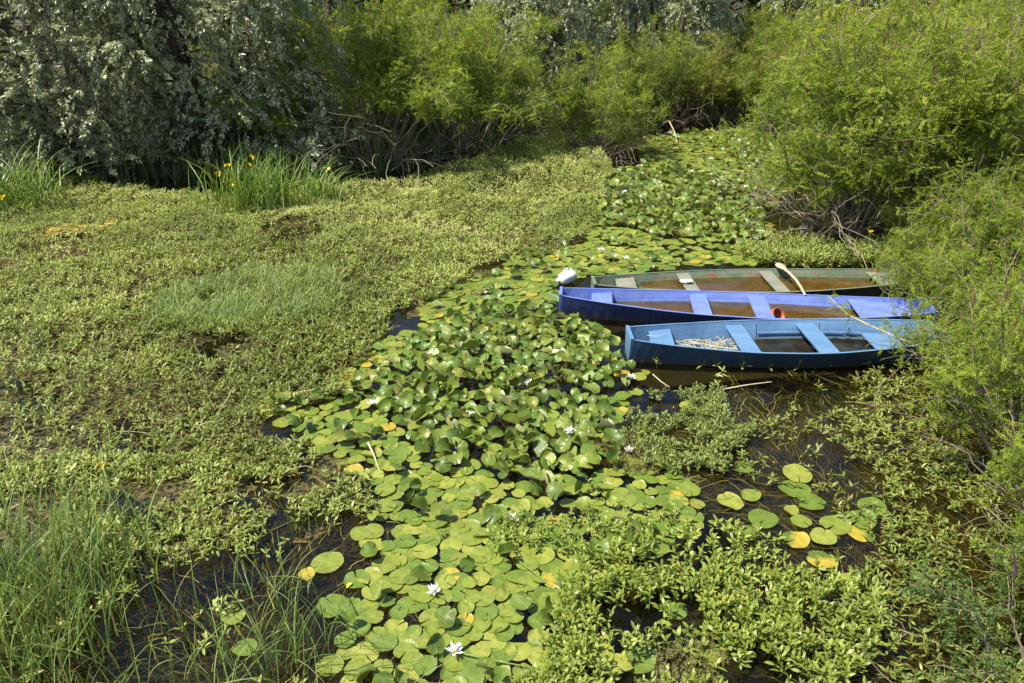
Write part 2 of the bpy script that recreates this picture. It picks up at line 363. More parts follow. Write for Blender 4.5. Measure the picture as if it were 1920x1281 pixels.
def make_shrub(seed, H=3.6, R=1.7, nst=30, ntw=16, nlf=20, ndead=14, leafL=.15, mat='amorpha', spikes='spike_brown', base_tint=.45, low=.30):
    """multi-stemmed false indigo: stems, pinnate foliage, flower spikes"""
    r = np.random.RandomState(seed)
    ph = r.uniform(0, 2 * PI, nst); rad = np.sqrt(r.uniform(.02, 1, nst)); base = np.stack([np.cos(ph) * .3, np.sin(ph) * .3, np.full(nst, -.15)], 1) * np.array([rad, rad, np.ones(nst)]).T
    D = np.stack([np.cos(ph) * rad * R / H * 1.0, np.sin(ph) * rad * R / H * 1.0, np.ones(nst)], 1)
    L = H * r.uniform(.75, 1.1, nst) * (1.05 - .22 * rad)
    P = curve(base, D, L, .10 + .22 * rad, 9, r, .10)
    st = Bag()
    tubes(P, np.linspace(1, .3, 9)[None] * r.uniform(.012, .022, (nst, 1)), st, 5)
    o, T, t = pick(P, ntw, low, 1.0, r)
    cen = o.copy(); cen[:, 2] = 0; outd = norm(cen)
    tw = curve(o, side_dirs(T, r, .7, .25, outd, .5), r.uniform(.35, .85, len(o)) * (1.15 - .4 * t), r.uniform(.05, .4, len(o)), 6, r, .10)
    tubes(tw, np.linspace(1, .4, 6)[None] * .0055, st, 3)
    if ndead:   # bare arching grey stems round the foot
        pd = r.uniform(0, 2 * PI, ndead); b = np.stack([np.cos(pd) * .4, np.sin(pd) * .4, np.full(ndead, -.1)], 1)
        Dd = np.stack([np.cos(pd), np.sin(pd), r.uniform(.35, 1.6, ndead)], 1)
        dd = curve(b, Dd, r.uniform(.8, 2.0, ndead), r.uniform(.1, .45, ndead), 9, r, .22)
        tubes(dd, np.linspace(1, .3, 9)[None] * .011, st, 4)
        o2, T2, _ = pick(dd, 5, .3, 1, r)
        tubes(curve(o2, side_dirs(T2, r, .8, .1), r.uniform(.2, .7, len(o2)), r.uniform(0, .4, len(o2)), 6, r, .3), .004, st, 3)
    o, T, t = pick(tw, nlf, .1, 1.0, r)
    D = side_dirs(T, r, .35, .05); up = norm(np.array([0, 0, 1.]) + r.randn(*D.shape) * .5)
    fo = Bag(); N = len(o)
    clump = fnoise(o[:, 0] * 3 + o[:, 2], o[:, 1] * 3, .7, seed)
    keep = clump + r.uniform(-.12, .12, N) > .30
    o, D, up, clump = o[keep], D[keep], up[keep], clump[keep]; N = len(o)
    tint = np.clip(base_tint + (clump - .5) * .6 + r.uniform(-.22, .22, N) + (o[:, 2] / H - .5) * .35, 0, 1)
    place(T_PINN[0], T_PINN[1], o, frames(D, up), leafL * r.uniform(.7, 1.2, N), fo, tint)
    root = empty('false_indigo_shrub')
    obj('stems', st.mesh('stems', [M['twig']]), root); obj('foliage', fo.mesh('foliage', [M[mat]], False), root)
    if spikes:
        tips = tw[:, -1]; top = tips[:, 2] > H * .55; tips = tips[top][:90]; n = len(tips)
        sp = Bag(); q = curve(tips, np.stack([r.randn(n) * .25, r.randn(n) * .25, np.ones(n)], 1), r.uniform(.08, .17, n), np.zeros(n), 4, r)
        tubes(q, np.array([[.006, .008, .006, .001]]), sp, 4)
        tag(obj('flower_spikes', sp.mesh('flower_spikes', [M[spikes]]), root), kind='stuff')
    return root

def make_willow(seed, H=8.5, R=4.2, ntr=6, leaf=.085, mat='willow', nb=16, nt=12, nl=30, tmpl=None, name='willow_tree', low=.06, trunk_r=.10, wide=1.0, tips_down=.35):
    r = np.random.RandomState(seed); tmpl = tmpl or T_DIAMOND
    ph = np.arange(ntr) * 2 * PI / ntr + r.uniform(-.4, .4, ntr); ob = R * .13
    b = np.stack([np.cos(ph) * ob, np.sin(ph) * ob, np.full(ntr, -.3)], 1)
    D = np.stack([np.cos(ph) * .42 * R / H, np.sin(ph) * .42 * R / H, np.ones(ntr)], 1)
    tr = curve(b, D, H * r.uniform(.75, .95, ntr), np.full(ntr, .03), 12, r, .07)
    tb = Bag(); tubes(tr, np.linspace(1, .22, 12)[None] * r.uniform(.7, 1.1, (ntr, 1)) * trunk_r, tb, 8)
    o, T, t = pick(tr, nb, low, 1, r); cen = o.copy(); cen[:, 2] = 0; od = norm(cen + r.randn(*cen.shape) * [.5, .5, 0])
    br = curve(o, norm(od * wide + np.array([0, 0, .45]) + r.randn(*o.shape) * .18), R * r.uniform(.45, .85, len(o)) * (1.12 - .5 * t), r.uniform(.12, .5, len(o)), 9, r, .12)
    tubes(br, np.linspace(1, .25, 9)[None] * .034, tb, 5)
    o, T, t = pick(br, nt, .25, 1, r)
    tw = curve(o, side_dirs(T, r, .9, .1), r.uniform(.45, 1.1, len(o)), r.uniform(.1, .2 + tips_down, len(o)), 7, r, .12)
    tubes(tw, np.linspace(1, .3, 7)[None] * .008, tb, 3)
    o, T, t = pick(tw, nl, .05, 1, r)
    n = len(o); keep = o[:, 2] > .15
    cl = fnoise(o[:, 0] * 2 + o[:, 2] * 1.3, o[:, 1] * 2 - o[:, 2], .9, seed); keep &= cl + r.uniform(-.06, .06, n) > .37
    o, T, cl = o[keep], T[keep], cl[keep]; n = len(o)
    D = side_dirs(T, r, 1.0, -.1); up = norm(np.array([0, 0, 1.]) + r.randn(n, 3) * .6)
    fo = Bag(); place(tmpl[0], tmpl[1], o, frames(D, up), leaf * r.uniform(.65, 1.25, n), fo, np.clip(r.uniform(.1, .9, n) + (cl - .5) * .4, 0, 1))
    root = empty(name); obj('trunk', tb.mesh('trunk', [M['bark']]), root); obj('crown', fo.mesh('crown', [M[mat]], False), root)
    return root

# ------------------------------------------------------------------ boats
BOATS = []
def make_boat(bow, stern, b0, bm, b1, z0, zm, z1, mats, seats, water, zfloor=.02, ribs=(), stringer=None, platform=None, label='', name='rowing_boat', tmax=.5, seat_mat=None, keel=.64, th=.026):
    A, B = np.array(bow, float), np.array(stern, float); dx, dy = (B - A)[:2]; L = math.hypot(dx, dy); rz = math.atan2(dy, dx)
    root = empty(name, (A[0], A[1], 0), rz); tag(root, label, 'boat', 'flat bottomed boats moored at the bushes')
    K = 33; t = np.linspace(0, 1, K); zb = -.10
    def beam(t):
        t = np.asarray(t, float); u = np.where(t < tmax, t / tmax, (1 - t) / (1 - tmax)); e = np.where(t < tmax, b0, b1)
        return e + (bm - e) * np.sin(np.clip(u, 0, 1) * PI / 2) ** .9
    def sheer(t):
        t = np.asarray(t, float); u = np.where(t < .55, 1 - t / .55, (t - .55) / .45); return zm + (np.where(t < .55, z0, z1) - zm) * u ** 2.0
    def half(t, z): return beam(t) * (keel + (1 - keel) * (z - zb) / (sheer(t) - zb))
    x = t * L; b, s = beam(t), sheer(t); wob = .003 * np.sin(t * 23) + .002 * np.sin(t * 51)
    b = b + wob; lip = .006
    ring = [(-half(t, zb), zb + 0 * t), (-b, s - lip), (-b - .004, s - lip), (-b - .004, s), (-b + th, s + .001), (-b + th, s - .012), (-half(t, zfloor) + th, zfloor + 0 * t),
            (half(t, zfloor) - th, zfloor + 0 * t), (b - th, s - .012), (b - th, s + .001), (b + .004, s), (b + .004, s - lip), (b, s - lip), (half(t, zb), zb + 0 * t)]
    n = len(ring); V = np.stack([np.stack([x, y, z], -1) for y, z in ring], 1).reshape(-1, 3)
    idx = np.arange(K * n).reshape(K, n); nx_ = np.roll(idx, -1, 1)
    bag = Bag(); q = np.stack([idx[:-1], nx_[:-1], nx_[1:], idx[1:]], -1)       # K-1,n,4
    outer = [0, 1, 2, 10 + 1, 12, 13, 11]; om = np.zeros(n, int); om[[3, 4, 5, 6, 7, 8, 9]] = 1
    bag.add(V, [q[:, j] for j in range(n) if om[j] == 0], mi=0)
    bag.F += [q[:, j] for j in range(n) if om[j] == 1]; bag.M += [np.full(K - 1, 1) for j in range(n) if om[j] == 1]
    obj('hull', bag.mesh('hull', [M[mats[1]], M[mats[0]]], False), root)
    def prism(nm, poly_bottom, poly_top, mat, parent=root):     # two quads loops -> box
        Vp = np.array(poly_bottom + poly_top, float); k = len(poly_bottom)
        f = [np.array([list(range(k))[::-1], list(range(k, 2 * k))]), np.array([[i, (i + 1) % k, k + (i + 1) % k, k + i] for i in range(k)])]
        me = mesh(nm, Vp, f, smooth=False, mats=[M[mat]]); o = obj(nm, me, parent)
        bv = o.modifiers.new('bevel', 'BEVEL'); bv.width = .004; bv.segments = 2; return o
    for e, sg in ((0, -1), (1, 1)):
        bb, bt, zt = float(half(e, zb)), float(beam(e)), float(sheer(e)) + .018
        xa, xb = e * L + sg * .028, e * L - sg * .018
        prism('transom', [(xa, -bb, zb), (xa, bb, zb), (xa, bt + .008, zt), (xa, -bt - .008, zt)][::1], [(xb, -bb, zb), (xb, bb, zb), (xb, bt + .008, zt), (xb, -bt - .008, zt)], mats[0])
    for (tc, w, dz, skew) in seats:
        xa, xb = tc * L - w / 2, tc * L + w / 2; z = float(sheer(tc)) - dz
        ya, yb = float(half(xa / L, z)) - th - .001, float(half(xb / L, z)) - th - .001
        lo = [(xa, -ya, z - .028), (xb, -yb, z - .028), (xb + skew, yb, z - .028), (xa + skew, ya, z - .028)]
        prism('seat', lo, [(a, c, d + .028) for a, c, d in lo], seat_mat or mats[0])
    for tc in ribs:
        for sg in (-1, 1):
            z2 = float(sheer(tc)) - .02; yb_, yt_ = float(half(tc, zfloor)) - th, float(half(tc, z2)) - th
            xa, xb = tc * L - .018, tc * L + .018
            prism('rib', [(xa, sg * yb_, zfloor), (xb, sg * yb_, zfloor), (xb, sg * (yb_ - .016), zfloor), (xa, sg * (yb_ - .016), zfloor)],
                  [(xa, sg * yt_, z2), (xb, sg * yt_, z2), (xb, sg * (yt_ - .014), z2), (xa, sg * (yt_ - .014), z2)], mats[0])
    if stringer:
        ta, tb, zz = stringer
        for sg in (-1, 1):
            ts = np.linspace(ta, tb, 12); Vs = []
            for a in ts:
                h = float(half(a, zz)) - th; Vs += [(a * L, sg * h, zz), (a * L, sg * (h - .02), zz), (a * L, sg * (h - .02), zz + .028), (a * L, sg * h, zz + .03)]
            ix = np.arange(48).reshape(12, 4); nn = np.roll(ix, -1, 1)
            obj('stringer', mesh('stringer', Vs, [np.stack([ix[:-1], nn[:-1], nn[1:], ix[1:]], -1).reshape(-1, 4)], smooth=False, mats=[M[mats[0]]]), root)
    if platform:
        for ta, tb, zz, mt in platform:
            h1, h2 = float(half(ta, zz)) - th - .001, float(half(tb, zz)) - th - .001
            lo = [(ta * L, -h1, zz - .03), (tb * L, -h2, zz - .03), (tb * L, h2, zz - .03), (ta * L, h1, zz - .03)]
            prism('floorboard', lo, [(a, c, d + .03) for a, c, d in lo], mt)
    if water:
        zw, wm, ta, tb = water; ts = np.linspace(ta, tb, 30); h = half(ts, zw) - th * .8
        Vw = np.concatenate([np.stack([ts * L, -h, 0 * ts + zw], -1), np.stack([ts * L, h, 0 * ts + zw], -1)]); i = np.arange(29)
        obj('bilge_water', mesh('bilge_water', Vw, [np.stack([i, i + 1, i + 31, i + 30], -1)], mats=[M[wm]]), root)
        hs = half(ts, zfloor) - th; r = np.random.RandomState(3); Y = np.linspace(-1, 1, 12)
        Vm = np.array([[a * L, y * hh, zfloor + .004 + (zw - zfloor - .012) * max(0, fnoise(a * 9, y * 2.2, .9, 2) * 1.4 - .25)] for a, hh in zip(ts, hs) for y in Y])
        im = np.arange(30 * 12).reshape(30, 12)
        obj('silt', mesh('silt', Vm, [np.stack([im[:-1, :-1], im[1:, :-1], im[1:, 1:], im[:-1, 1:]], -1).reshape(-1, 4)], mats=[M['mud']]), root)
    BOATS.append((A[:2], np.array([math.cos(rz), math.sin(rz)]), L, beam))
    root['sheer_mid'] = float(zm)
    return root, L, half, sheer
def in_boats(x, y, pad=.03):
    r = np.zeros(np.shape(x), bool)
    for A, u, L, beam in BOATS:
        dx, dy = x - A[0], y - A[1]; a = dx * u[0] + dy * u[1]; c = -dx * u[1] + dy * u[0]
        r |= (a > -.06 - pad) & (a < L + .06) & (np.abs(c) < beam(np.clip(a / L, 0, 1)) + pad)
    return r
def mid(p, q, z): return (at(*p, z) + at(*q, z)) / 2

front, FL, fhalf, fsheer = make_boat(mid((1177, 611), (1187, 639), .34), mid((1755, 603), (1762, 636), .32), .20, .53, .30, .34, .27, .33, ('lb_in', 'lb_out'),
    [(.095, .30, .055, .05), (.368, .235, .045, 0), (.612, .25, .045, 0), (.845, .40, .17, 0)], (.045, 'bilge_dark', .39, .99), ribs=(.44, .655), stringer=(.45, .99, .10),
    platform=[(.02, .375, .06, 'lb_in')], label='pale blue wooden boat nearest the camera with dry twigs in its bow', tmax=.55)
blue, BL, bhalf, bsheer = make_boat(mid((1054, 539), (1051, 557), .32), mid((1740, 562), (1745, 590), .30), .15, .48, .24, .33, .235, .32, ('bl_in', 'bl_out'),
    [(.115, .30, .05, 0), (.39, .25, .035, 0), (.556, .25, .035, 0), (.88, .75, .05, 0)], (.105, 'bilge_murk', .13, .98), ribs=(.56,),
    label='cobalt blue wooden boat in the middle holding brown water', tmax=.55)
green, GL, ghalf, gsheer = make_boat(mid((1112, 518), (1117, 535), .26), mid((1716, 500), (1722, 530), .28), .17, .50, .24, .26, .225, .28, ('gr_in', 'gr_out'),
    [(.095, .30, .045, .03), (.290, .20, .025, 0), (.558, .20, .025, 0), (.93, .6, .05, 0)], (.12, 'bilge_murk', .15, .98),
    label='worn green and grey boat farthest back flooded with brown water', tmax=.5, seat_mat=None)
for o in green.children:
    if o.name.startswith('seat') : o.data.materials[0] = M['gr_seat']
# paddle lying over the green boat
def lathe(pts, seg, bag, mi=0):
    a = np.arange(seg) * 2 * PI / seg; V = np.array([[r_ * math.cos(q), r_ * math.sin(q), z] for r_, z in pts for q in a]); k = len(pts)
    ix = np.arange(k * seg).reshape(k, seg); nn = np.roll(ix, -1, 1); bag.add(V, [np.stack([ix[:-1], nn[:-1], nn[1:], ix[1:]], -1).reshape(-1, 4)], mi=mi)
pr = empty('paddle'); tag(pr, 'bleached crooked wooden paddle resting across the green boat', 'paddle')
pts = [at(1462, 497, .30), at(1470, 504, .31), at(1480, 512, .32), at(1492, 524, .315), at(1502, 539, .285), at(1510, 554, .24)]
pth = np.array(pts); bb_ = Bag(); tubes(pth[None, 1:], np.array([[.024, .019, .019, .018, .015]]), bb_, 8); obj('shaft', bb_.mesh('shaft', [M['deadwood']]), pr)
bl_ = Bag(); d = norm(pth[0] - pth[1]); s_ = norm(np.cross(d, [0, 0, 1]))
a_ = pth[1] - d * .03
P_ = np.array([a_, a_ + d * .07, a_ + d * .16, a_ + d * .24, a_ + d * .30]); w_ = np.array([.025, .05, .075, .07, .03])
Vb = np.concatenate([P_ - s_ * w_[:, None] + [0, 0, .01], P_ + s_ * w_[:, None] + [0, 0, .01], P_ + s_ * w_[:, None] - [0, 0, .012], P_ - s_ * w_[:, None] - [0, 0, .012]]).reshape(4, 5, 3).transpose(1, 0, 2).reshape(-1, 3)
ix = np.arange(20).reshape(5, 4); nn = np.roll(ix, -1, 1)
bl_.add(Vb, [np.stack([ix[:-1], nn[:-1], nn[1:], ix[1:]], -1).reshape(-1, 4), np.array([[0, 1, 2, 3], [19, 18, 17, 16]])]); obj('blade', bl_.mesh('blade', [M['deadwood']], True), pr)
# white float, jug-shaped
def blob(name, mat, size, seed, rough=.12, sub=3, parent=None, power=2.0):
    import bmesh
    bm = bmesh.new(); bmesh.ops.create_icosphere(bm, subdivisions=sub, radius=1)
    for v in bm.verts:
        c = v.co; q = (abs(c.x) ** power + abs(c.y) ** power + abs(c.z) ** power) ** (1 / power); c /= q
        nz = fnoise(np.array(c.x * 1.7 + c.z + 5), np.array(c.y * 1.7 - c.z + 5), 1, seed); c *= 1 + rough * (float(nz) - .5) * 2
        v.co = Vector((c.x * size[0], c.y * size[1], c.z * size[2]))
    for f in bm.faces: f.smooth = True
    me = bpy.data.meshes.new(name); bm.to_mesh(me); bm.free(); me.materials.append(M[mat]); return obj(name, me, parent)
M['plastic'] = plain('weathered_white_plastic', srgb(232, 230, 220), .4, .5, .12, 5, .1)
M['terracotta'] = plain('faded_orange_plastic', srgb(190, 100, 60), .4, .5, .35, 6)
p0 = at(1064, 520, .10); fl = empty('plastic_float', tuple(p0), math.radians(25)); tag(fl, 'white dented plastic jug float lying on the pads beside the boat bows', 'float')
bo = blob('body', 'plastic', (.155, .105, .095), 4, .07, 3, fl, 2.8); bo.rotation_euler = (0, math.radians(-14), 0)
g = Bag(); lathe([(.0, .03), (.032, .03), (.036, .015), (.034, 0), (.045, -.03), (.07, -.055)], 14, g); nk = obj('neck', g.mesh('neck', [M['plastic']]), fl); nk.location = (-.165, 0, -.03); nk.rotation_euler = (0, math.radians(-95), 0)
g = Bag(); tubes(np.array([[[-.10, 0, .05], [-.07, 0, .125], [0, 0, .15], [.06, 0, .14], [.10, 0, .08]]]), .013, g, 6); obj('handle', g.mesh('handle', [M['plastic']]), fl)
# orange bailer pot in the blue boat
q0 = at(1453, 594, .13); pot = empty('bailer_pot', tuple(q0), math.radians(20)); tag(pot, 'faded orange round pot half sunk in the blue boat beside its seat', 'pot')
g = Bag(); lathe([(0, -.07), (.07, -.07), (.10, -.04), (.112, .02), (.105, .065), (.117, .075), (.112, .08), (.098, .07), (.10, .02), (.085, -.04), (0, -.055)], 24, g)
pb = obj('bowl', g.mesh('bowl', [M['terracotta']]), pot); pb.rotation_euler = (math.radians(52), math.radians(20), 0)
# white rag on the green boat seat
q0 = at(1286, 527, .245); rg = blob('rag', 'white', (.10, .055, .03), 9, .55, 4); rg.location = tuple(q0); tag(rg, 'crumpled white rag lying on the second seat of the green boat', 'rag')
# twigs in the bow of the front boat
rT = np.random.RandomState(12); n = 40
A0 = np.array([at(1275, 640, .10), at(1375, 650, .10)])
P = at(1262, 650, .08)[None] + np.stack([rT.uniform(0, .80, n), rT.uniform(-.13, .16, n), rT.uniform(0, .05, n)], -1)
an = rT.randn(n) * .7; tw = curve(P, np.stack([np.cos(an), np.sin(an), rT.randn(n) * .05], -1), rT.uniform(.12, .45, n), np.zeros(n), 9, rT, .9); tw[..., 2] = np.clip(tw[..., 2], .066, .17)
g = Bag(); tubes(tw, .0045, g, 4); o = obj('dry_twigs', g.mesh('dry_twigs', [M['straw']])); tag(o, 'tangle of pale dry twigs on the bow floor of the front boat', 'twigs', kind='stuff')
def stick(name, pix, rad, label, cat, mat='straw', group=None):
    pp = np.array([at(a, b, c) for a, b, c in pix]); t = np.linspace(0, 1, 14); s = np.linspace(0, 1, len(pp))
    q = np.stack([np.interp(t, s, pp[:, k]) for k in range(3)], -1); q[1:-1] = (q[:-2] + q[1:-1] * 2 + q[2:]) / 4
    g = Bag(); tubes(q[None], np.linspace(1, .45, 14)[None] * rad, g, 6); return tag(obj(name, g.mesh(name, [M[mat]])), label, cat, group)
stick('stick', [(1292, 640, .1), (1340, 650, .12), (1381, 655, .13)], .013, 'thick bleached stick among the twigs in the front boat', 'stick', 'deadwood')
stick('twig', [(1213, 629, .30), (1232, 631, .30), (1250, 624, .31)], .005, 'thin forked twig on the bow seat of the front boat', 'twig')
stick('reed_stalk', [(1352, 731, .01), (1400, 722, .03), (1447, 716, .05)], .010, 'pale dry reed stalk floating on open water below the front boat', 'reed stalk', group='dry reed stalks on the water')
stick('reed_stalk', [(1224, 702, .02), (1240, 716, .02), (1255, 726, .0)], .008, 'short pale reed stalk beside the white flower under the front boat bow', 'reed stalk', group='dry reed stalks on the water')
stick('reed_stalk', [(690, 830, .10), (702, 855, .05), (712, 885, 0)], .012, 'bent pale reed stalk over dark water left of the pads', 'reed stalk', group='dry reed stalks on the water')
stick('reed_stalk', [(866, 1225, .05), (930, 1240, .04), (1020, 1255, .03)], .009, 'green reed stalk lying over pads right of the bottom white flower', 'reed stalk', 'iris', group='dry reed stalks on the water')
stick('reed_stalk', [(970, 1050, .04), (1010, 1080, .05), (1060, 1125, .03)], .009, 'long green stalk slanting over the pads near the foreground herbs', 'reed stalk', 'iris', group='dry reed stalks on the water')
stick('reed_stalk', [(200, 1000, .1), (340, 1000, .0)], .006, 'thin straw stalk lying on the herbs in the lower left', 'reed stalk', group='dry reed stalks on the water')
stick('driftwood_stick', [(1255, 228, .5), (1266, 250, .25), (1270, 272, 0)], .02, 'short bleached branch leaning into the far water at the bushes', 'branch', 'deadwood')
b1 = at(1545, 252, 1.1); bag_ = blob('plastic_bag', 'plastic', (.22, .10, .26), 21, .5, 4); bag_.location = tuple(b1); tag(bag_, 'white crumpled plastic bag caught in the bushes above the far pads', 'plastic bag')

# ------------------------------------------------------------------ shrubs and trees
def zt(px, py, py_top):
    g_ = at(px, py); v = (py_top - 640.5) / F_PX; return CAM_H - g_[1] * math.tan(PITCH + math.atan(v))
def base_at(px, py):
    p = at(px, py); z = float(ground_z(np.array([p[0]]), np.array([p[1]]))[0]); return (p[0], p[1], max(z, -.1))
SH = [make_shrub(11, 3.6, 1.7), make_shrub(12, 3.6, 2.0, base_tint=.55, ndead=40, low=.52), make_shrub(13, 3.6, 1.7, base_tint=.62, ndead=34, low=.24), make_shrub(14, 3.6, 2.0, base_tint=.45, mat='amorpha_olive')]
NEAR = [make_shrub(21, 2.3, 1.35, nst=26, ntw=15, nlf=20, leafL=.13, base_tint=.5, ndead=16, spikes='spike_brown', low=.2), make_shrub(22, 2.3, 1.3, nst=24, ntw=15, nlf=20, leafL=.13, base_tint=.62, ndead=12, spikes='spike_brown', low=.2)]
used = set()
def put(proto, loc, rz, sc, label, cat, group):
    if id(proto) not in used: used.add(id(proto)); o = proto; o.location = loc; o.rotation_euler = (0, 0, rz); o.scale = (sc,) * 3 if np.isscalar(sc) else sc
    else: o = copy_tree(proto, loc, rz, sc)
    return tag(o, label, cat, group)
GS = 'false indigo bushes round the pond'
shrubs = [
 (700, 303, 5, 1, 1.1, 'green bush half in the willow shade left of the dark hollow'),
 (862, 285, 15, 1, 1.0, 'yellow green bush with bare grey stems above the sedge mat'),
 (1125, 288, 95, 2, .95, 'rounded bush with brown stems on the spit beside the far pads'),
 (1010, 200, 30, 3, 1.0, 'bush behind the dark hollow left of the spit bush'),
 (1245, 228, 62, 1, .85, 'bush with long pale fallen stems behind the far end of the pads'),
 (1350, 226, 80, 3, .95, 'green bush at the far end of the lily channel'),
 (1440, 232, 90, 0, .95, 'low bush overhanging the far right corner of the lily channel'),
 (1585, 425, 25, 2, 1.0, 'tall bright bush with a fan of grey stems above the boats'),
 (1500, 275, 90, 0, .9, 'bush on the right bank behind the fan of grey stems'),
 (1715, 420, 20, 1, 1.05, 'tall bush right of the bright grey stemmed bush'),
 (1860, 400, 5, 3, 1.05, 'tall reddish tipped bush at the upper right edge'),
 (1620, 270, 5, 3, 1.0, 'bush filling the slope behind the bright tall bush'),
 (1770, 290, 0, 0, 1.0, 'bush high on the right bank between taller bushes'),
 (1930, 300, -20, 2, 1.1, 'highest bush in the upper right corner'),
 (560, 250, 0, 3, 1.1, 'dark bush in shade directly right of the willow'),
 (770, 225, -10, 1, 1.0, 'bush rising behind the two middle bushes'),
 (1110, 195, 20, 0, 1.0, 'bush rising behind the spit bush'),
 (1310, 160, 10, 2, .9, 'bush behind the far end of the lily channel'),
 (1480, 170, 10, 1, 1.0, 'bush behind the far right corner of the channel'),
 (-60, 250, 60, 1, 1.0, 'bush at the left edge behind the willow'),
 (780, 262, 30, 1, 1.0, 'bright bush crowded between the two middle bushes'),
 (1190, 240, 150, 0, .8, 'low bush just right of the spit bush'),
 (1400, 190, 60, 2, 1.0, 'bush behind the far corner of the channel under a willow'),
 (1520, 215, 20, 1, 1.1, 'bush behind the low bush overhanging the far corner'),
 (1250, 165, 15, 3, 1.0, 'bush beneath the far silvery willow'),
 (1440, 130, -10, 0, 1.1, 'bush closing the view behind the channel'),
 (1590, 175, -20, 2, 1.1, 'bush beneath the right hand silvery willow'),
 (1700, 210, -30, 1, 1.1, 'bush high behind the tall bright bush'),
 (1840, 215, -40, 2, 1.1, 'farthest bush toward the upper right corner'),
 (1660, 330, 40, 0, 1.0, 'bush directly behind the tall bright bush'),
]
for i, (px, py, top, v, wsc, lab) in enumerate(shrubs):
    b = base_at(px, py); h = max(zt(px, py, top) - b[2], 2.6) / 2.75
    put(SH[v], b, i * 1.7, (h * wsc * 1.18, h * wsc * 1.18, h), lab, 'bush', GS)
near = [
 (1800, 590, 350, 1, 1.0, 'bush growing over the sterns of the boats'),
 (1905, 560, 250, 0, 1.1, 'bush at the right edge behind the boat sterns'),
 (1925, 800, 430, 0, 1.0, 'bush right of the boats reaching out over dark water'),
 (1985, 930, 520, 1, 1.05, 'leafy bush cut by the right edge below the boats'),
 (2060, 1130, 760, 0, .9, 'low bush at the lower right edge over the bank'),
 (1712, 470, 300, 1, .85, 'small bright bush behind the sterns above the yellow iris'),
 (1738, 548, 400, 0, 1.0, 'low bush covering the sterns of the green and cobalt boats'),
 (1990, 480, 150, 1, 1.2, 'bush in the far right behind the stern bush'),
]
for i, (px, py, top, v, wsc, lab) in enumerate(near):
    b = base_at(px, py); h = (zt(px, py, top) - b[2]) / 2.1
    o = put(NEAR[v], b, 2.1 + i * 2.3, (h * wsc, h * wsc, h), lab, 'bush', GS)
    if i == 0: stern_bush = o
# corner bush with big purple spikes
r = np.random.RandomState(77); cb = make_shrub(31, 1.5, .8, nst=14, ntw=8, nlf=12, leafL=.15, ndead=4, spikes=None, mat='amorpha_dark')
b = at(1985, 1290, .0); cb.location = (b[0], b[1], -.05); tag(cb, 'small dark bush with tall purple flower spikes in the bottom right corner', 'bush', GS)
n = 12; P = np.stack([r.uniform(-.45, .0, n), r.uniform(-.2, .4, n), r.uniform(.75, 1.15, n)], -1); D = np.stack([-.35 + r.randn(n) * .15, r.randn(n) * .15, np.ones(n)], -1)
c = curve(P, D, r.uniform(.16, .26, n), np.zeros(n), 14, r, .02); g = Bag()
tubes(c, np.linspace(1, .25, 14)[None] * (.011 + .003 * np.sin(np.arange(14) * 2.6))[None] , g, 6); obj('flower_spikes', g.mesh('flower_spikes', [M['spike']]), cb)
# branch of the stern bush reaching over the front boat
g = Bag(); cs = np.array([at(1770, 670, .35), at(1700, 640, .55), at(1630, 610, .65), at(1590, 590, .66), at(1565, 566, .70), at(1552, 555, .72)])
tubes(cs[None], np.linspace(.011, .003, 6)[None], g, 5); fo = Bag(); rr = np.random.RandomState(8)
o_, T_, t_ = pick(cs[None], 26, .45, 1, rr); up_ = norm(np.array([0, 0, 1.]) + rr.randn(26, 3) * .4)
place(T_PINN[0], T_PINN[1], o_, frames(side_dirs(T_, rr, .5, .1), up_), rr.uniform(.12, .2, 26), fo, rr.uniform(.4, .9, 26))
stern_bush_inv = (Matrix.LocRotScale(stern_bush.location, stern_bush.rotation_euler, stern_bush.scale)).inverted()
for nm, bg_, mt in (('branch', g, 'deadwood'), ('branch_leaves', fo, 'amorpha')):
    o = obj(nm, bg_.mesh(nm, [M[mt]], False), stern_bush); o.matrix_parent_inverse = stern_bush_inv

WI = [make_willow(41, 8.2, 3.7, 6, nb=32, nt=19, nl=62, leaf=.10), make_willow(42, 7.6, 3.0, 5, nb=32, nt=19, nl=62, leaf=.10)]
DK = [make_willow(51, 9.5, 3.6, 4, nb=26, nt=11, nl=34, leaf=.15, mat='amorpha_dark', tmpl=tmpl_diamond(.3), name='broadleaf_tree', trunk_r=.13)]
GW = 'grey leaved willows'
for (px, py, v, sc, rz, lab) in [
  (425, 312, 0, (.95, .95, 1.0), .3, 'big dark willow with upright trunks on the left bank'),
  (165, 318, 1, (1.0, 1.0, 1.0), 1.2, 'silvery sunlit willow at the upper left'),
  (1000, 213, 1, (.8, .8, .95), 2.8, 'willow with thin pale trunk behind the middle bushes'),
  (1235, 196, 1, (.85, .85, 1.0), 4.0, 'silvery willow far behind the spit bush'),
  (1560, 180, 0, (.8, .8, 1.05), 5.0, 'silvery willow peeping over the right bank bushes')]:
    b = base_at(px, py); put(WI[v], b, rz, sc, lab, 'willow', GW)
xs = [-21, -16, -11.5, -7, -2.5, 2, 6.5, 11, 15.5, 20, 25]
ordn = ['first', 'second', 'third', 'fourth', 'fifth', 'sixth', 'seventh', 'eighth', 'ninth', 'tenth', 'eleventh']
rr = np.random.RandomState(2)
for i, x in enumerate(xs):
    x *= 1.35; y = 40 + rr.uniform(-1.5, 3.0); z = float(ground_z(np.array([x]), np.array([y]))[0])
    put(DK[0], (x, y, z), i * 1.3, rr.uniform(1.1, 1.4), 'dark leafy tree beyond the bushes, %s from the left along the skyline' % ordn[i], 'tree', 'dark trees beyond the bushes')

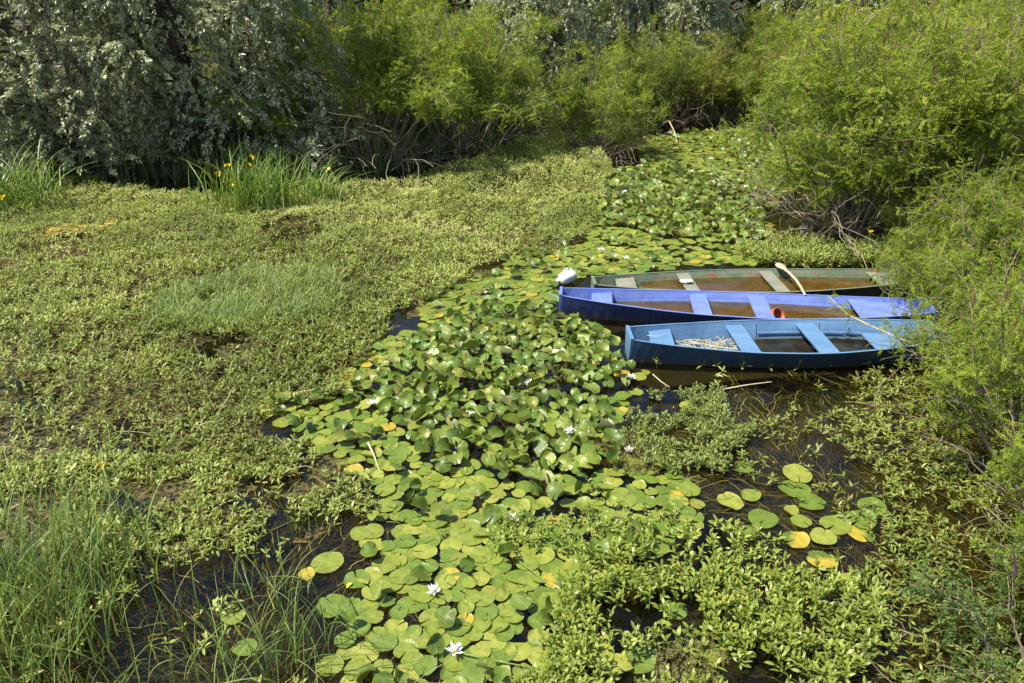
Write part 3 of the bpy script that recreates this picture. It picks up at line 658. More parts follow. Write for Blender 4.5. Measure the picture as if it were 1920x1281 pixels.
# ------------------------------------------------------------------ floating leaves of the water lilies
def pad_tmpl(shape, seed):
    r = np.random.RandomState(seed); NS = 44; rr_ = np.array([0, .2, .4, .6, .78, .92, 1.0]); gap = r.uniform(.03, .17)
    a = np.linspace(gap, 2 * PI - gap, NS); edge = np.minimum(a - gap, 2 * PI - gap - a)
    rad = 1 - .13 * np.exp(-(edge / .16) ** 2) + .018 * np.sin(a * 3 + r.uniform(0, 6)) + .012 * np.sin(a * 7 + r.uniform(0, 6))
    x = np.outer(rr_, np.sin(a) * rad) * r.uniform(.86, .98); y = np.outer(rr_, -np.cos(a) * rad)
    y = y + .06; ph = r.uniform(0, 6)
    R_ = np.hypot(x, y); A_ = np.arctan2(y, x)
    z = .018 * np.sin(A_ * 5 + ph) * R_ ** 3 + .02 * np.sin(A_ * 2 + ph * 2) * R_ ** 2
    z += .012 * np.cos(A_ * 14 + ph) * R_ ** 1.5 * (1 if shape != 'flat' else .35)      # radial ribs between the veins
    rim = r.uniform(0, 6); z += np.maximum(0, R_ - .8) * np.maximum(0, np.sin(A_ * 2 + rim)) * (.9 if seed % 3 == 0 else .25)
    if shape == 'flat': z += .012 * np.sin(x * 5 + ph) * R_
    elif shape == 'curl':       # part of the rim lifted
        s = np.maximum(0, x * math.cos(ph) + y * math.sin(ph) - .35); z += .9 * s ** 1.6; k = s > 0; x = x - .35 * s * math.cos(ph); y = y - .35 * s * math.sin(ph)
    elif shape == 'fold':       # folded up along the midrib
        q = r.uniform(.4, 1.1); z += q * np.abs(x) ** 1.25 + .10 * np.sin(y * 4 + ph) * R_; x = x * (1 - .35 * q)
    elif shape == 'cup':
        z += .55 * R_ ** 2.2 + .07 * np.sin(A_ * 4 + ph) * R_ ** 2; x *= .86; y *= .86
    elif shape == 'dome':
        z += -.30 * R_ ** 2 + .06 * np.sin(A_ * 5 + ph) * R_ ** 2.5 + .15; x *= .93; y *= .95
    elif shape == 'saddle':
        z += .40 * (x ** 2 - .8 * y ** 2) + .05 * np.sin(A_ * 6 + ph) * R_ ** 3 + .1
    V = np.stack([x, y, z], -1).reshape(-1, 3); i = np.arange(len(rr_) * NS).reshape(len(rr_), NS)
    f = np.stack([i[:-1, :-1], i[1:, :-1], i[1:, 1:], i[:-1, 1:]], -1).reshape(-1, 4)
    return V, [f]
FLAT = [pad_tmpl('flat', s) for s in range(100, 107)] + [pad_tmpl('curl', s) for s in (200, 201, 202)]
RAISED = [pad_tmpl(k, 300 + j) for j, k in enumerate(['fold', 'fold', 'dome', 'saddle', 'curl', 'fold', 'saddle', 'saddle', 'cup', 'curl', 'dome', 'fold', 'curl', 'saddle'])]
TINTS = {'yellow': .045, 'dark': .26, 'green': .45, 'olive': .66, 'pale': .92}
_padmesh = {}
def pad_mesh(kind, j, tn):
    k = (kind, j, tn)
    if k not in _padmesh:
        T = (FLAT if kind == 'flat' else RAISED)[j]; rv = np.linalg.norm(T[0][:, :2], axis=1)
        t = TINTS[tn] + (0 if tn == 'yellow' else 1) * (.07 * np.exp(-(T[0][:, 0] / .05) ** 2) - .05 * rv)
        if tn == 'yellow': t = .045 + .22 * np.clip((T[0][:, 0] * math.cos(j * 2.) + T[0][:, 1] * math.sin(j * 2.)) * 1.6 + .1 + .25 * np.sin(T[0][:, 0] * 9 + j) * np.cos(T[0][:, 1] * 7), 0, 1)
        b = Bag(); b.add(T[0], T[1], t)
        if kind != 'flat': tubes(np.array([[[0, 0, -.02], [.1, .1, -.5], [.15, .2, -1.2]]]), .03, b, 5, np.array([.5]))
        _padmesh[k] = b.mesh('lily_pad', [M['pad_near']])
    return _padmesh[k]
PAD_POLY = [(850, 540), (890, 510), (960, 492), (1050, 475), (1105, 440), (1118, 370), (1150, 325), (1200, 300), (1210, 262), (1300, 240), (1440, 245), (1500, 290), (1500, 340), (1480, 365), (1400, 395), (1460, 420), (1470, 468), (1400, 490),
            (1110, 512), (1045, 540), (1050, 600), (1120, 605), (1185, 680), (1215, 700), (1205, 740), (1175, 790), (1165, 860), (1270, 895), (1320, 960), (1300, 1020), (1200, 1060), (1090, 1110), (1020, 1200), (1060, 1300),
            (660, 1330), (640, 1230), (655, 1150), (680, 1060), (680, 1000), (745, 935), (690, 895), (585, 850), (490, 790), (480, 765), (630, 760), (640, 705), (700, 645), (780, 600)]
EM1 = [(740, 640), (900, 590), (1060, 570), (1190, 690), (1150, 800), (1170, 880), (1000, 930), (860, 880), (790, 850), (660, 770)]
EM2 = [(1125, 335), (1230, 325), (1420, 345), (1440, 440), (1300, 455), (1110, 425)]
EM3 = [(1370, 255), (1440, 262), (1450, 300), (1380, 295)]
MANUAL = [(1297, 767, 50, 0), (1390, 880, 40, 0), (1368, 940, 52, 0), (1408, 930, 40, 0), (1495, 893, 58, 0), (1488, 918, 58, 0), (1518, 943, 52, 0), (1483, 958, 30, 0), (1502, 982, 38, 0), (1565, 987, 58, 0),
          (1543, 1010, 50, 0), (1612, 978, 56, 0), (1634, 954, 54, 0), (1615, 1003, 50, 1), (1430, 975, 56, 0), (1590, 1095, 56, 0), (1632, 1140, 66, 0), (1540, 1052, 56, 1), (1490, 1015, 50, 1), (1275, 908, 48, 0),
          (612, 1060, 60, 0), (575, 1076, 34, 1), (624, 1138, 62, 0), (617, 1253, 52, 0), (440, 1157, 42, 0), (458, 1215, 46, 0), (1402, 1002, 44, 0), (1380, 1120, 52, 0), (1330, 1085, 46, 0), (1265, 1150, 44, 0),
          (1050, 1235, 66, 0), (1115, 1225, 70, 0), (1195, 1240, 66, 0), (1340, 1230, 50, 0), (1160, 1255, 60, 0), (1290, 1000, 50, 0), (1245, 1010, 50, 0)]
rp = np.random.RandomState(9)
pads = []   # x,y,r,raised,tint
for px, py, w, yl in MANUAL:
    p = at(px, py); d = p[1] * CT + CAM_H * ST; pads.append([p[0], p[1], w / 2 * d / F_PX * 1.03, 0, 'yellow' if yl else rp.choice(['green', 'olive', 'pale', 'green'])])
cand = 80000; X = rp.uniform(-4, 8.5, cand); Y = rp.uniform(3.6, 24.5, cand)
px, py = proj(np.stack([X, Y, 0 * X], -1)); wx = px + (fnoise(X, Y, .9, 1) - .5) * 60; wy = py + (fnoise(X, Y, .9, 2) - .5) * 36
ok = inpoly(wx, wy, PAD_POLY) & ~in_boats(X, Y, .08)
thin = np.where(py > 1030, .8, 1.0) * np.where((py > 930) & (px < 800), .8, 1) * np.where((px > 1430) & (py < 480), .6, 1) * np.where(fnoise(X, Y, 1.3, 8) < .33, .25, 1)
ok &= rp.rand(cand) < thin
ok &= np.hypot(X - p0[0], Y - p0[1]) > .26
em = inpoly(wx, wy, EM1) | inpoly(wx, wy, EM2) | inpoly(wx, wy, EM3)
cell = {}
def near_ok(x, y, r_, frac):
    cx, cy_ = int(x / .35), int(y / .35)
    for i in (-1, 0, 1):
        for j in (-1, 0, 1):
            for (a, b, c) in cell.get((cx + i, cy_ + j), ()):
                if (a - x) ** 2 + (b - y) ** 2 < ((c + r_) * frac) ** 2: return False
    return True
for p in pads: cell.setdefault((int(p[0] / .35), int(p[1] / .35)), []).append((p[0], p[1], p[2]))
for i in np.nonzero(ok)[0]:
    r_ = rp.uniform(.068, .118) * (1.08 if Y[i] > 11 else 1.0); e = em[i] and rp.rand() < .85 or rp.rand() < .10
    if e: r_ *= .92
    if near_ok(X[i], Y[i], r_, .46 if e else .50):
        u = rp.rand(); tn = 'yellow' if u < .03 and not e else (rp.choice(['dark', 'dark', 'green', 'green', 'olive']) if e else rp.choice(['green', 'olive', 'olive', 'pale', 'green']))
        pads.append([X[i], Y[i], r_, int(e), tn]); cell.setdefault((int(X[i] / .35), int(Y[i] / .35)), []).append((X[i], Y[i], r_))
print('pads', len(pads))
LM = [(1183, 645, 'pale blue boat bow'), (1052, 565, 'cobalt boat bow'), (1064, 522, 'white float'), (1115, 530, 'green boat bow'), (1500, 690, 'pale blue boat hull')]
FLOWERS = [(958, 976, 'the large white flower in the lower middle'), (813, 1110, 'the white flower over the orange pad'), (853, 1222, 'the bottommost white flower of all'),
           (1183, 710, 'the white flower below the pale boat bow'), (992, 720, 'the white flower among raised pads'), (697, 758, 'the leftmost white flower of all'),
           (1068, 810, 'the white flower beside dark pads'), (1179, 845, 'the white flower by the fuzzy herb mound'), (1127, 470, 'the white flower behind the float'),
           (1173, 486, 'the white flower behind the green boat bow'), (1295, 323, 'the white flower in the far channel'), (1171, 361, 'the white flower at the sedge mat edge'),
           (1398, 352, 'the white flower at the far channel right side'), (1385, 266, 'the farthest white flower of all'), (1332, 299, 'the white flower at the far bank'), (1583, 352, 'the white flower under the grey stems'),
           (910, 552, 'the half open flower left of the boats'), (1282, 470, 'the white bud behind the green boat'), (1355, 281, 'the small white flower in the far corner')]
LM += [(a, b, c) for a, b, c in FLOWERS]
LM += [(1560, 980, 'the open water pads group'), (620, 1100, 'the dark pool at left'), (1340, 1150, 'the bright foreground herbs'), (700, 860, 'the bent reed stalk')]
P_ = np.array([[p[0], p[1], 0] for p in pads]); ppx, ppy = proj(P_); depth = P_[:, 1] * CT + CAM_H * ST
size = np.array([p[2] for p in pads]) / depth; inview = (ppx > -20) & (ppx < 1940) & (ppy < 1300)
order = np.argsort(-(size * inview) + (~inview) * 5); indiv = set(order[:300].tolist())
cnt = {}; stuffbag = Bag()
ORD = ['', 'second ', 'third ', 'fourth ', 'fifth ', 'sixth ', 'seventh ', 'eighth ', 'ninth ', 'tenth ', 'eleventh ', 'twelfth '] + ['%dth ' % k for k in range(13, 60)]
labels = {}
lmx = np.array([l[0] for l in LM]); lmy = np.array([l[1] for l in LM])
todo = []
for i in indiv:
    d2 = (lmx - ppx[i]) ** 2 + ((lmy - ppy[i]) * 1.3) ** 2; j = int(np.argmin(d2)); dx, dy = ppx[i] - lmx[j], ppy[i] - lmy[j]
    dr = ('right of' if dx > 0 else 'left of') if abs(dx) > abs(dy) else ('below' if dy > 0 else 'behind')
    todo.append((d2[j], i, j, dr))
LOOK = {'yellow': 'yellowing', 'dark': 'dark green', 'green': 'green', 'olive': 'olive green', 'pale': 'pale green'}
for d2, i, j, dr in sorted(todo):
    look = ('raised ' if pads[i][3] else 'flat ') + LOOK[pads[i][4]]; k = (look, dr, j); c = cnt.get(k, 0); cnt[k] = c + 1
    nm = LM[j][2].replace(' of all', '').replace(' among raised pads', ' among pads'); nm = nm if nm.startswith('the ') else 'the ' + nm
    if len((ORD[c] + look + ' lily pad ' + dr + ' ' + nm).split()) > 16: nm = nm.replace('the large white', 'the white').replace(' in the lower middle', ' at lower middle')
    labels[i] = '%s%s lily pad %s %s' % (ORD[c], look, dr, nm)
for i, (x, y, r_, e, tn) in enumerate(pads):
    az = rp.uniform(0, 2 * PI); kind = 'raised' if e else 'flat'; j = rp.randint(len(RAISED) if e else len(FLAT)) if e or rp.rand() > .75 else rp.randint(7)
    tilt = rp.uniform(.15, .75) if e else abs(rp.randn()) * .035; ta = rp.uniform(0, 2 * PI) if not e else rp.normal(-PI / 2 + .5, 1.3)
    nv = Vector((math.cos(ta) * math.sin(tilt), math.sin(ta) * math.sin(tilt), math.cos(tilt)))
    q = Vector((0, 0, 1)).rotation_difference(nv) @ Matrix.Rotation(az, 3, 'Z').to_quaternion()
    z = (.03 + rp.uniform(0, .09) + math.sin(tilt) * r_ * .6) if e else .006 + rp.uniform(0, .022)
    if i in indiv:
        o = obj('lily_pad', pad_mesh(kind, j, tn)); o.rotation_mode = 'QUATERNION'; o.rotation_quaternion = q; o.location = (x, y, z); o.scale = (r_,) * 3
        tag(o, labels[i], 'lily pad', 'lily pads floating on the pond')
    else:
        T = (FLAT if kind == 'flat' else RAISED)[j]; m3 = np.array(q.to_matrix())
        V = (T[0] * r_) @ m3.T + np.array([x, y, z]); t0 = TINTS[tn] + (0 if tn == 'yellow' else rp.uniform(-.08, .08))
        stuffbag.add(V, T[1], t0)
tag(obj('lily_pads', stuffbag.mesh('lily_pads', [M['pad']])), 'mass of small distant lily pads covering the channel and pond', 'lily pads', kind='stuff')

def make_flower(seed, openness=.9):
    r = np.random.RandomState(seed); root = empty('water_lily'); b = Bag()
    pt = np.array([[0, 0, 0], [-.12, .3, .0], [.12, .3, .0], [-.15, .62, .03], [.15, .62, .03], [0, 1, .10], [0, .3, -.05], [0, .65, -.03]])
    pf = [np.array([[1, 6, 7, 3], [6, 2, 4, 7]]), np.array([[0, 6, 1], [0, 2, 6], [3, 7, 5], [7, 4, 5]])]
    for n_, el, L in ((5, .15, 1.0), (6, .55, .95), (6, .95, .8), (5, 1.25, .6)):
        a = np.arange(n_) * 2 * PI / n_ + r.uniform(0, 6) + r.randn(n_) * .12; e = el * openness + (1 - openness) * 1.3 + r.randn(n_) * .08
        D = np.stack([np.cos(a) * np.cos(e), np.sin(a) * np.cos(e), np.sin(e)], -1); Nn = np.stack([-np.cos(a) * np.sin(e), -np.sin(a) * np.sin(e), np.cos(e)], -1)
        place(pt, pf, D * .06, frames(D, Nn), L * r.uniform(.9, 1.1, n_), b)
    obj('petals', b.mesh('petals', [M['white']]), root)
    g = Bag(); a = r.uniform(0, 6, 16); e = r.uniform(.8, 1.5, 16); D = np.stack([np.cos(a) * np.cos(e), np.sin(a) * np.cos(e), np.sin(e)], -1)
    tubes(np.stack([D * .05, D * .3], 1), .035, g, 4); obj('stamens', g.mesh('stamens', [M['yellow']]), root)
    return root
FP = [make_flower(1), make_flower(2, .8), make_flower(3, .35)]
wid = [.080, .072, .078, .075, .07, .07, .07, .06, .08, .075, .08, .07, .08, .09, .08, .10, .06, .05, .07]
for k, (fx, fy, lab) in enumerate(FLOWERS):
    v = 2 if lab.find('bud') > 0 or lab.find('half open') > 0 else k % 2; z = .05 + (.10 if inpoly(np.array([fx * 1.]), np.array([fy * 1.]), EM1)[0] or fy < 500 else .0)
    put(FP[v], tuple(at(fx, fy, z)), k * 1.1, wid[k] * 1.0, ('open ' if v != 2 and lab[4:].startswith('white') else '') + lab[4:], 'water lily', 'white water lily flowers')

# ------------------------------------------------------------------ carpets of small marsh plants
def scatter(n, x0, x1, y0, y1, poly, seed, warp=40):
    r = np.random.RandomState(seed); X = r.uniform(x0, x1, n); Y = r.uniform(y0, y1, n); px, py = proj(np.stack([X, Y, 0 * X], -1))
    s = np.clip((py + 80) / 800, .2, 1.6)
    wx = px + (fnoise(X, Y, .8, 11) - .5) * warp * 2 * s; wy = py + (fnoise(X, Y, .8, 12) - .5) * warp * s
    k = inpoly(wx, wy, poly) & ~in_boats(X, Y, .02); return X[k], Y[k], px[k], py[k], r
def shoots(X, Y, Z, h, nl, L, bag, sbag, tint, r, tmpl, lean=.35, spread=(.05, 1.1), frac=.65):
    N = len(X)
    if N == 0: return
    a = r.uniform(0, 2 * PI, N); D = norm(np.stack([np.cos(a) * lean * r.rand(N), np.sin(a) * lean * r.rand(N), np.ones(N)], -1)); B0 = np.stack([X, Y, Z], -1)
    if sbag is not None: tubes(curve(B0 - [0, 0, .03], D, h + .03, np.zeros(N), 4, r, .15), .0028, sbag, 3)
    for j in range(nl):
        f = 1 - frac * j / nl * r.uniform(.7, 1.2, N); p = B0 + D * (h * f)[:, None]; az = a + j * 2.4 + r.randn(N) * .4
        e = np.clip(spread[1] - (spread[1] - spread[0]) * (j + .5) / nl + r.randn(N) * .3, -.5, 1.5)
        d = np.stack([np.cos(az) * np.cos(e), np.sin(az) * np.cos(e), np.sin(e)], -1); up = norm(np.stack([-np.cos(az) * np.sin(e), -np.sin(az) * np.sin(e), np.cos(e)], -1) + r.randn(N, 3) * .3)
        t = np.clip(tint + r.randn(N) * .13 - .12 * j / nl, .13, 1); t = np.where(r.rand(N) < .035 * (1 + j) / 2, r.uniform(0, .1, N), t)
        place(tmpl[0], tmpl[1], p, frames(d, up), L * np.asarray(1.) * r.uniform(.65, 1.25, N) * (.8 + .3 * min(1, j / 3)), bag, t)
DENSE = [(-700, 1100), (-700, 372), (-100, 372), (120, 345), (300, 362), (420, 365), (600, 350), (700, 350), (850, 330), (930, 300), (985, 272), (1060, 278), (1140, 300), (1140, 330), (1115, 430), (1050, 478), (900, 508), (820, 560), (720, 630),
         (650, 690), (630, 750), (500, 780), (470, 830), (560, 860), (560, 900), (300, 920), (-700, 900)]
X, Y, px, py, r = scatter(84000, -17, 3, 6.5, 23, DENSE, 31)
d = np.ones(len(X)); lowleft = np.clip((py - 520 - px * .25) / 220, 0, 1) * (px < 700)
d *= 1 - .62 * lowleft * np.clip(1.2 - px / 400, 0, 1)
nz = fnoise(X, Y, 1.6, 21); fine = fnoise(X, Y, .35, 22)
d *= np.where((nz + fine * .5 < .60) & (py > 440), .35, 1); pool = ((px - 545) / 60) ** 2 + ((py - 445) / 26) ** 2 < 1; pool |= ((px - 410) / 75) ** 2 + ((py - 655) / 22) ** 2 < 1.0
d[pool] *= .12
k = r.rand(len(X)) < d * np.clip(.45 + (py) / 900, 0, 1) * .95; X, Y, px, py, nz = X[k], Y[k], px[k], py[k], nz[k]
print('carpet shoots', len(X))
cb_, cs_ = Bag(), Bag(); hgt = (.04 + .30 * fnoise(X, Y, .7, 23) ** 1.6) * np.where(py < 480, .9, .75)
tint = np.clip(.50 + (fnoise(X, Y, 1.8, 25) - .5) * .9 + (fnoise(X, Y, .45, 26) - .5) * .7 + np.clip((480 - py) / 500, 0, .22), .14, 1)
far = py < 470
zo = .22 * np.exp(-((px - 985) / 190) ** 2 - ((py - 318) / 52) ** 2) + .10 * fnoise(X, Y, 2.2, 29)
shoots(X[far], Y[far], zo[far] + .0, hgt[far], 5, .050 + .042 * fnoise(X[far], Y[far], 1.0, 27), cb_, None, tint[far], r, tmpl_diamond(.15), .5, (.0, .9))
shoots(X[~far], Y[~far], zo[~far] * .5, hgt[~far], 6, .050 + .040 * fnoise(X[~far], Y[~far], .9, 27), cb_, cs_, tint[~far], r, T_LANCE, .5, (.0, 1.0))
sel = np.nonzero((r.rand(len(X)) < .30) & (fnoise(X, Y, 1.1, 28) > .44))[0][:6500]; ng = len(sel); mg = Bag()
MATXY = (X, Y, zo)
MG = (X[sel], Y[sel], zo[sel], ng)
cp = tag(obj('water_primrose_mat', cb_.mesh('water_primrose_mat', [M['primrose']], False)), 'dense light green mat of small leaved water plants filling the left half', 'water plants', kind='stuff')
tag(obj('stems', cs_.mesh('stems', [M['stem_red']]), cp), kind='stuff')

SPARSE_L = [(-400, 880), (150, 870), (480, 840), (560, 820), (700, 900), (720, 960), (640, 1000), (560, 1030), (590, 1400), (-400, 1400)]
X, Y, px, py, r = scatter(16000, -7, -.5, 3.4, 9, SPARSE_L, 33)
w = fnoise(X, Y, .55, 41); d = np.clip((w - .40) * 6, .02, 1) * np.where(py > 1050, .40, .95) * np.where((px > 180) & (px < 560) & (py > 1080), .35, 1)
k = r.rand(len(X)) < d * .8; X, Y, px, py = X[k], Y[k], px[k], py[k]
lb, ls = Bag(), Bag(); shoots(X, Y, 0 * X, .03 + .11 * fnoise(X, Y, .4, 43), 6, .068, lb, ls, .34 + .4 * fnoise(X, Y, .7, 44), r, T_LANCE, .7, (-.05, 1.0))
lo = tag(obj('marsh_herbs', lb.mesh('marsh_herbs', [M['primrose']], False)), 'loose patches of small marsh herbs over dark water at the lower left', 'marsh herbs', kind='stuff')
tag(obj('stems', ls.mesh('stems', [M['stem_red']]), lo), kind='stuff')

SPARSE_R = [(1230, 860), (1330, 830), (1420, 800), (1420, 790), (1540, 740), (1620, 690), (1730, 660), (1860, 760), (1900, 870), (1860, 960), (1960, 1060), (2000, 1400), (1480, 1400), (1560, 1150), (1660, 1040), (1560, 960), (1400, 900), (1280, 870)]
X, Y, px, py, r = scatter(26000, 1.2, 8.5, 3.4, 10.5, SPARSE_R, 35)
w = fnoise(X, Y, .6, 51); dens = np.where(py > 860, np.clip((px - 1380) / 200, .35, .95), .6) * np.where((px > 1820) & (py < 1050), .3, 1)
k = r.rand(len(X)) < np.clip((w - .38) * 6, .12, 1) * dens * .48; X, Y, px, py = X[k], Y[k], px[k], py[k]
rb, rs = Bag(), Bag(); shoots(X, Y, 0 * X, .02 + .11 * fnoise(X, Y, .4, 53), 6, .070, rb, rs, .10 + .40 * fnoise(X, Y, .7, 54), r, T_LANCE, .8, (-.1, .8))
sp = np.array([(1215, 668), (1255, 676), (1262, 672), (1318, 688), (1345, 692), (1378, 690), (1392, 694), (1440, 692), (1497, 694), (1560, 690), (1630, 690), (1668, 684), (1690, 676), (1350, 706), (1345, 727), (1232, 690), (1700, 690), (1720, 684)]); sp = np.array([at(a, b) for a, b in sp])
shoots(sp[:, 0], sp[:, 1], 0 * sp[:, 0], r.uniform(.05, .16, len(sp)), 6, .09, rb, rs, .55 + 0 * sp[:, 0], r, T_LANCE, .4, (.0, 1.0))
ro = tag(obj('marsh_herbs', rb.mesh('marsh_herbs', [M['primrose']], False)), 'narrow leaved water herbs spreading over dark water at the lower right', 'marsh herbs', kind='stuff')
tag(obj('stems', rs.mesh('stems', [M['stem_red']]), ro), kind='stuff')

BANK_STRIP = [(1380, 478), (1480, 455), (1560, 470), (1680, 470), (1740, 505), (1640, 500), (1500, 505), (1420, 502)]
X, Y, px, py, r = scatter(9000, 2.5, 8.5, 11.5, 16, BANK_STRIP, 36, 10)
b2 = Bag(); shoots(X[:900], Y[:900], 0 * X[:900], r.uniform(.08, .28, 900)[:len(X)], 7, .10, b2, None, .55 + 0 * X[:900], r, T_NARROW, .5, (.1, 1.0))
X2, Y2, *_ , r = scatter(5000, 4.5, 8, 10.6, 13, [(1540, 549), (1640, 538), (1720, 540), (1740, 560), (1560, 558)], 37, 4)
n2 = min(len(X2), 240); shoots(X2[:n2], Y2[:n2], 0 * X2[:n2], r.uniform(.15, .34, n2), 7, .10, b2, None, .6 + 0 * X2[:n2], r, T_NARROW, .5, (.1, 1.0))
tag(obj('bank_herbs', b2.mesh('bank_herbs', [M['primrose']], False)), 'leafy herbs growing along the far side of the green boat', 'bank herbs', kind='stuff')

BRIGHT = [(1030, 1180), (1120, 1060), (1200, 1010), (1320, 990), (1440, 1010), (1570, 1060), (1650, 1140), (1660, 1400), (900, 1400), (960, 1290)]
X, Y, px, py, r = scatter(11000, -.6, 3.6, 3.3, 6.6, BRIGHT, 38)
w = fnoise(X, Y, .5, 61); d = np.clip((w - .24) * 5, .05, 1) * np.where(py < 1090, .45, 1.1) * np.where(px > 1480, .5, 1); k = r.rand(len(X)) < d * .36; X, Y, px, py = X[k], Y[k], px[k], py[k]
gb, gs = Bag(), Bag(); shoots(X, Y, 0 * X, .07 + .24 * fnoise(X, Y, .35, 62) * np.clip((py - 900) / 250, .4, 1), 8, .070, gb, gs, .38 + .5 * fnoise(X, Y, .6, 63) + 0 * X, r, tmpl_simple(.20), .5, (.0, 1.1), .85)
go = tag(obj('bright_marsh_herbs', gb.mesh('bright_marsh_herbs', [M['bright']], False)), 'bright yellow green leafy herbs crowding the bottom centre foreground', 'marsh herbs', kind='stuff')
tag(obj('stems', gs.mesh('stems', [M['bright']]), go), kind='stuff')
INP = [(820, 960), (960, 940), (1200, 930), (1330, 960), (1300, 1020), (1050, 1060), (860, 1040)]
X, Y, px, py, r = scatter(2600, -1.2, 2.6, 5, 8, INP, 39)
k = fnoise(X, Y, .5, 65) + .1 * r.rand(len(X)) > .60; X, Y = X[k], Y[k]
ib = Bag(); shoots(X, Y, 0 * X + .02, r.uniform(.04, .16, len(X)), 7, .045, ib, None, .6 + 0 * X, r, tmpl_simple(.26), .5, (.1, 1.0))
tag(obj('creeping_herbs', ib.mesh('creeping_herbs', [M['bright']], False)), 'small light herbs threading between the lily pads near the big white flower', 'creeping herbs', kind='stuff')

# grey green mound and olive feathery mound
MOUND = [(1180, 790), (1230, 750), (1330, 745), (1410, 800), (1400, 870), (1300, 895), (1200, 885)]
X, Y, px, py, r = scatter(9000, 1.0, 4, 6.4, 9.2, MOUND, 40, 60); k_ = fnoise(X, Y, .35, 73) > .42; X, Y = X[k_], Y[k_]; n = min(len(X), 620); X, Y = X[:n], Y[:n]
mb, msb = Bag(), Bag(); shoots(X, Y, 0 * X, .04 + .24 * fnoise(X, Y, .3, 71) ** 1.5, 9, .052, mb, msb, .42 + .3 * fnoise(X, Y, .3, 72), r, T_SIMPLE, .5, (.1, 1.1), .8)
mo = tag(obj('herb_mound', mb.mesh('herb_mound', [M['greyherb']], False)), 'grey green fine leaved herb mound between pads and open water', 'herb mound', kind='stuff')
tag(obj('stems', msb.mesh('stems', [M['twig']]), mo), kind='stuff')
fb = Bag()
for poly, seed, cnt_ in (([(1130, 850), (1180, 825), (1250, 850), (1240, 895), (1150, 895)], 1, 420), ([(1230, 1225), (1310, 1190), (1370, 1240), (1330, 1320), (1220, 1320)], 2, 300), ([(1030, 690), (1080, 680), (1100, 730), (1030, 740)], 3, 60)):
    X, Y, px, py, r = scatter(30000, -1, 4, 3.4, 10.5, poly, 80 + seed, 8); n = min(len(X), cnt_); X, Y = X[:n], Y[:n]
    shoots(X, Y, 0 * X + .02, r.uniform(.03, .13, n), 14, .022, fb, None, .55 + 0 * X, r, T_NARROW, .8, (0, 1.1), .9)
M['feather'] = leafmat('feathery_olive_leaf', [(0, (.20, .19, .06)), (1, (.36, .35, .12))], .6, .3, .2)
tag(obj('feathery_herbs', fb.mesh('feathery_herbs', [M['feather']], False)), 'olive feathery tufts of fine herbs between the pads', 'feathery herbs', kind='stuff')
# tiny yellow blossoms on the herbs
yb = Bag(); r = np.random.RandomState(5); bx = Bag()
ct = [(1185, 735, 8), (1380, 1110, 10), (1105, 1195, 7), (1480, 1125, 10), (1330, 1140, 9), (1425, 880, 5), (1505, 870, 5), (1240, 770, 5), (1285, 1090, 6)]
for a_, b_, c_ in ct:
    p = at(a_, b_, .2)[None] + np.stack([r.randn(c_) * .12, r.randn(c_) * .10, r.uniform(-.05, .08, c_)], -1); D = norm(r.randn(c_, 3) + [0, 0, 1.5]); up = norm(r.randn(c_, 3) + [0, -.5, 1.])
    for q in range(4): place(T_SIMPLE[0], T_SIMPLE[1], p, frames(norm(D * .5 + r.randn(c_, 3)), up), np.full(c_, .014), yb)
tag(obj('yellow_blossoms', yb.mesh('yellow_blossoms', [M['yellow']], False)), 'tiny yellow blossoms sprinkled over the foreground herbs', 'blossoms', kind='stuff')

# floating algae film
film = Bag(); cs = .07; xs_ = np.arange(-13, 7, cs); ys_ = np.arange(3.5, 22, cs); FX, FY = np.meshgrid(xs_, ys_); fpx, fpy = proj(np.stack([FX, FY, 0 * FX], -1))
fn = fnoise(FX, FY, .8, 91) * .6 + fnoise(FX, FY, .25, 92) * .4; thr = np.full(FX.shape, 2.0)
inD = inpoly(fpx, fpy, DENSE); thr[inD] = np.where(fpy < 560, .36, .47)[inD]
thr[inpoly(fpx, fpy, [(-600, 590), (120, 590), (260, 680), (300, 800), (100, 850), (-600, 850)])] = .45
thr[inpoly(fpx, fpy, SPARSE_L) & (fpy < 1040)] = .54; thr[inpoly(fpx, fpy, [(820, 470), (1060, 470), (1050, 530), (820, 590), (760, 600)])] = .46
m_ = (fn > thr) & ~in_boats(FX, FY, .1); iy, ix_ = np.nonzero(m_)
H_, W_ = FX.shape; vz = .004 + .012 * fnoise(FX, FY, .2, 93); V = np.stack([FX + (fnoise(FX, FY, .1, 94) - .5) * .08, FY + (fnoise(FX, FY, .1, 95) - .5) * .08, vz], -1).reshape(-1, 3)
g_ = (iy < H_ - 1) & (ix_ < W_ - 1); iy, ix_ = iy[g_], ix_[g_]; q_ = np.stack([iy * W_ + ix_, iy * W_ + ix_ + 1, (iy + 1) * W_ + ix_ + 1, (iy + 1) * W_ + ix_], -1)
uq, inv = np.unique(q_, return_inverse=True); film.add(V[uq], [inv.reshape(-1, 4)])
mA, nt, out = newmat('algae_film'); p = nt.nodes.new('ShaderNodeBsdfPrincipled')
c1 = ramp(nt, noise_node(nt, 1.1, 6, .7), [(.30, (.05, .048, .012)), (.5, (.085, .075, .018)), (.64, (.15, .10, .03)), (.78, (.10, .11, .025))])
nt.links.new(c1, p.inputs['Base Color']); p.inputs['Roughness'].default_value = .55
tr = nt.nodes.new('ShaderNodeBsdfTransparent'); mx = nt.nodes.new('ShaderNodeMixShader')
nt.links.new(ramp(nt, noise_node(nt, 22, 5, .75), [(.44, (.0, .0, .0)), (.56, (.95, .95, .95))]), mx.inputs[0]); nt.links.new(tr.outputs[0], mx.inputs[1]); nt.links.new(p.outputs[0], mx.inputs[2]); nt.links.new(mx.outputs[0], out.inputs[0])
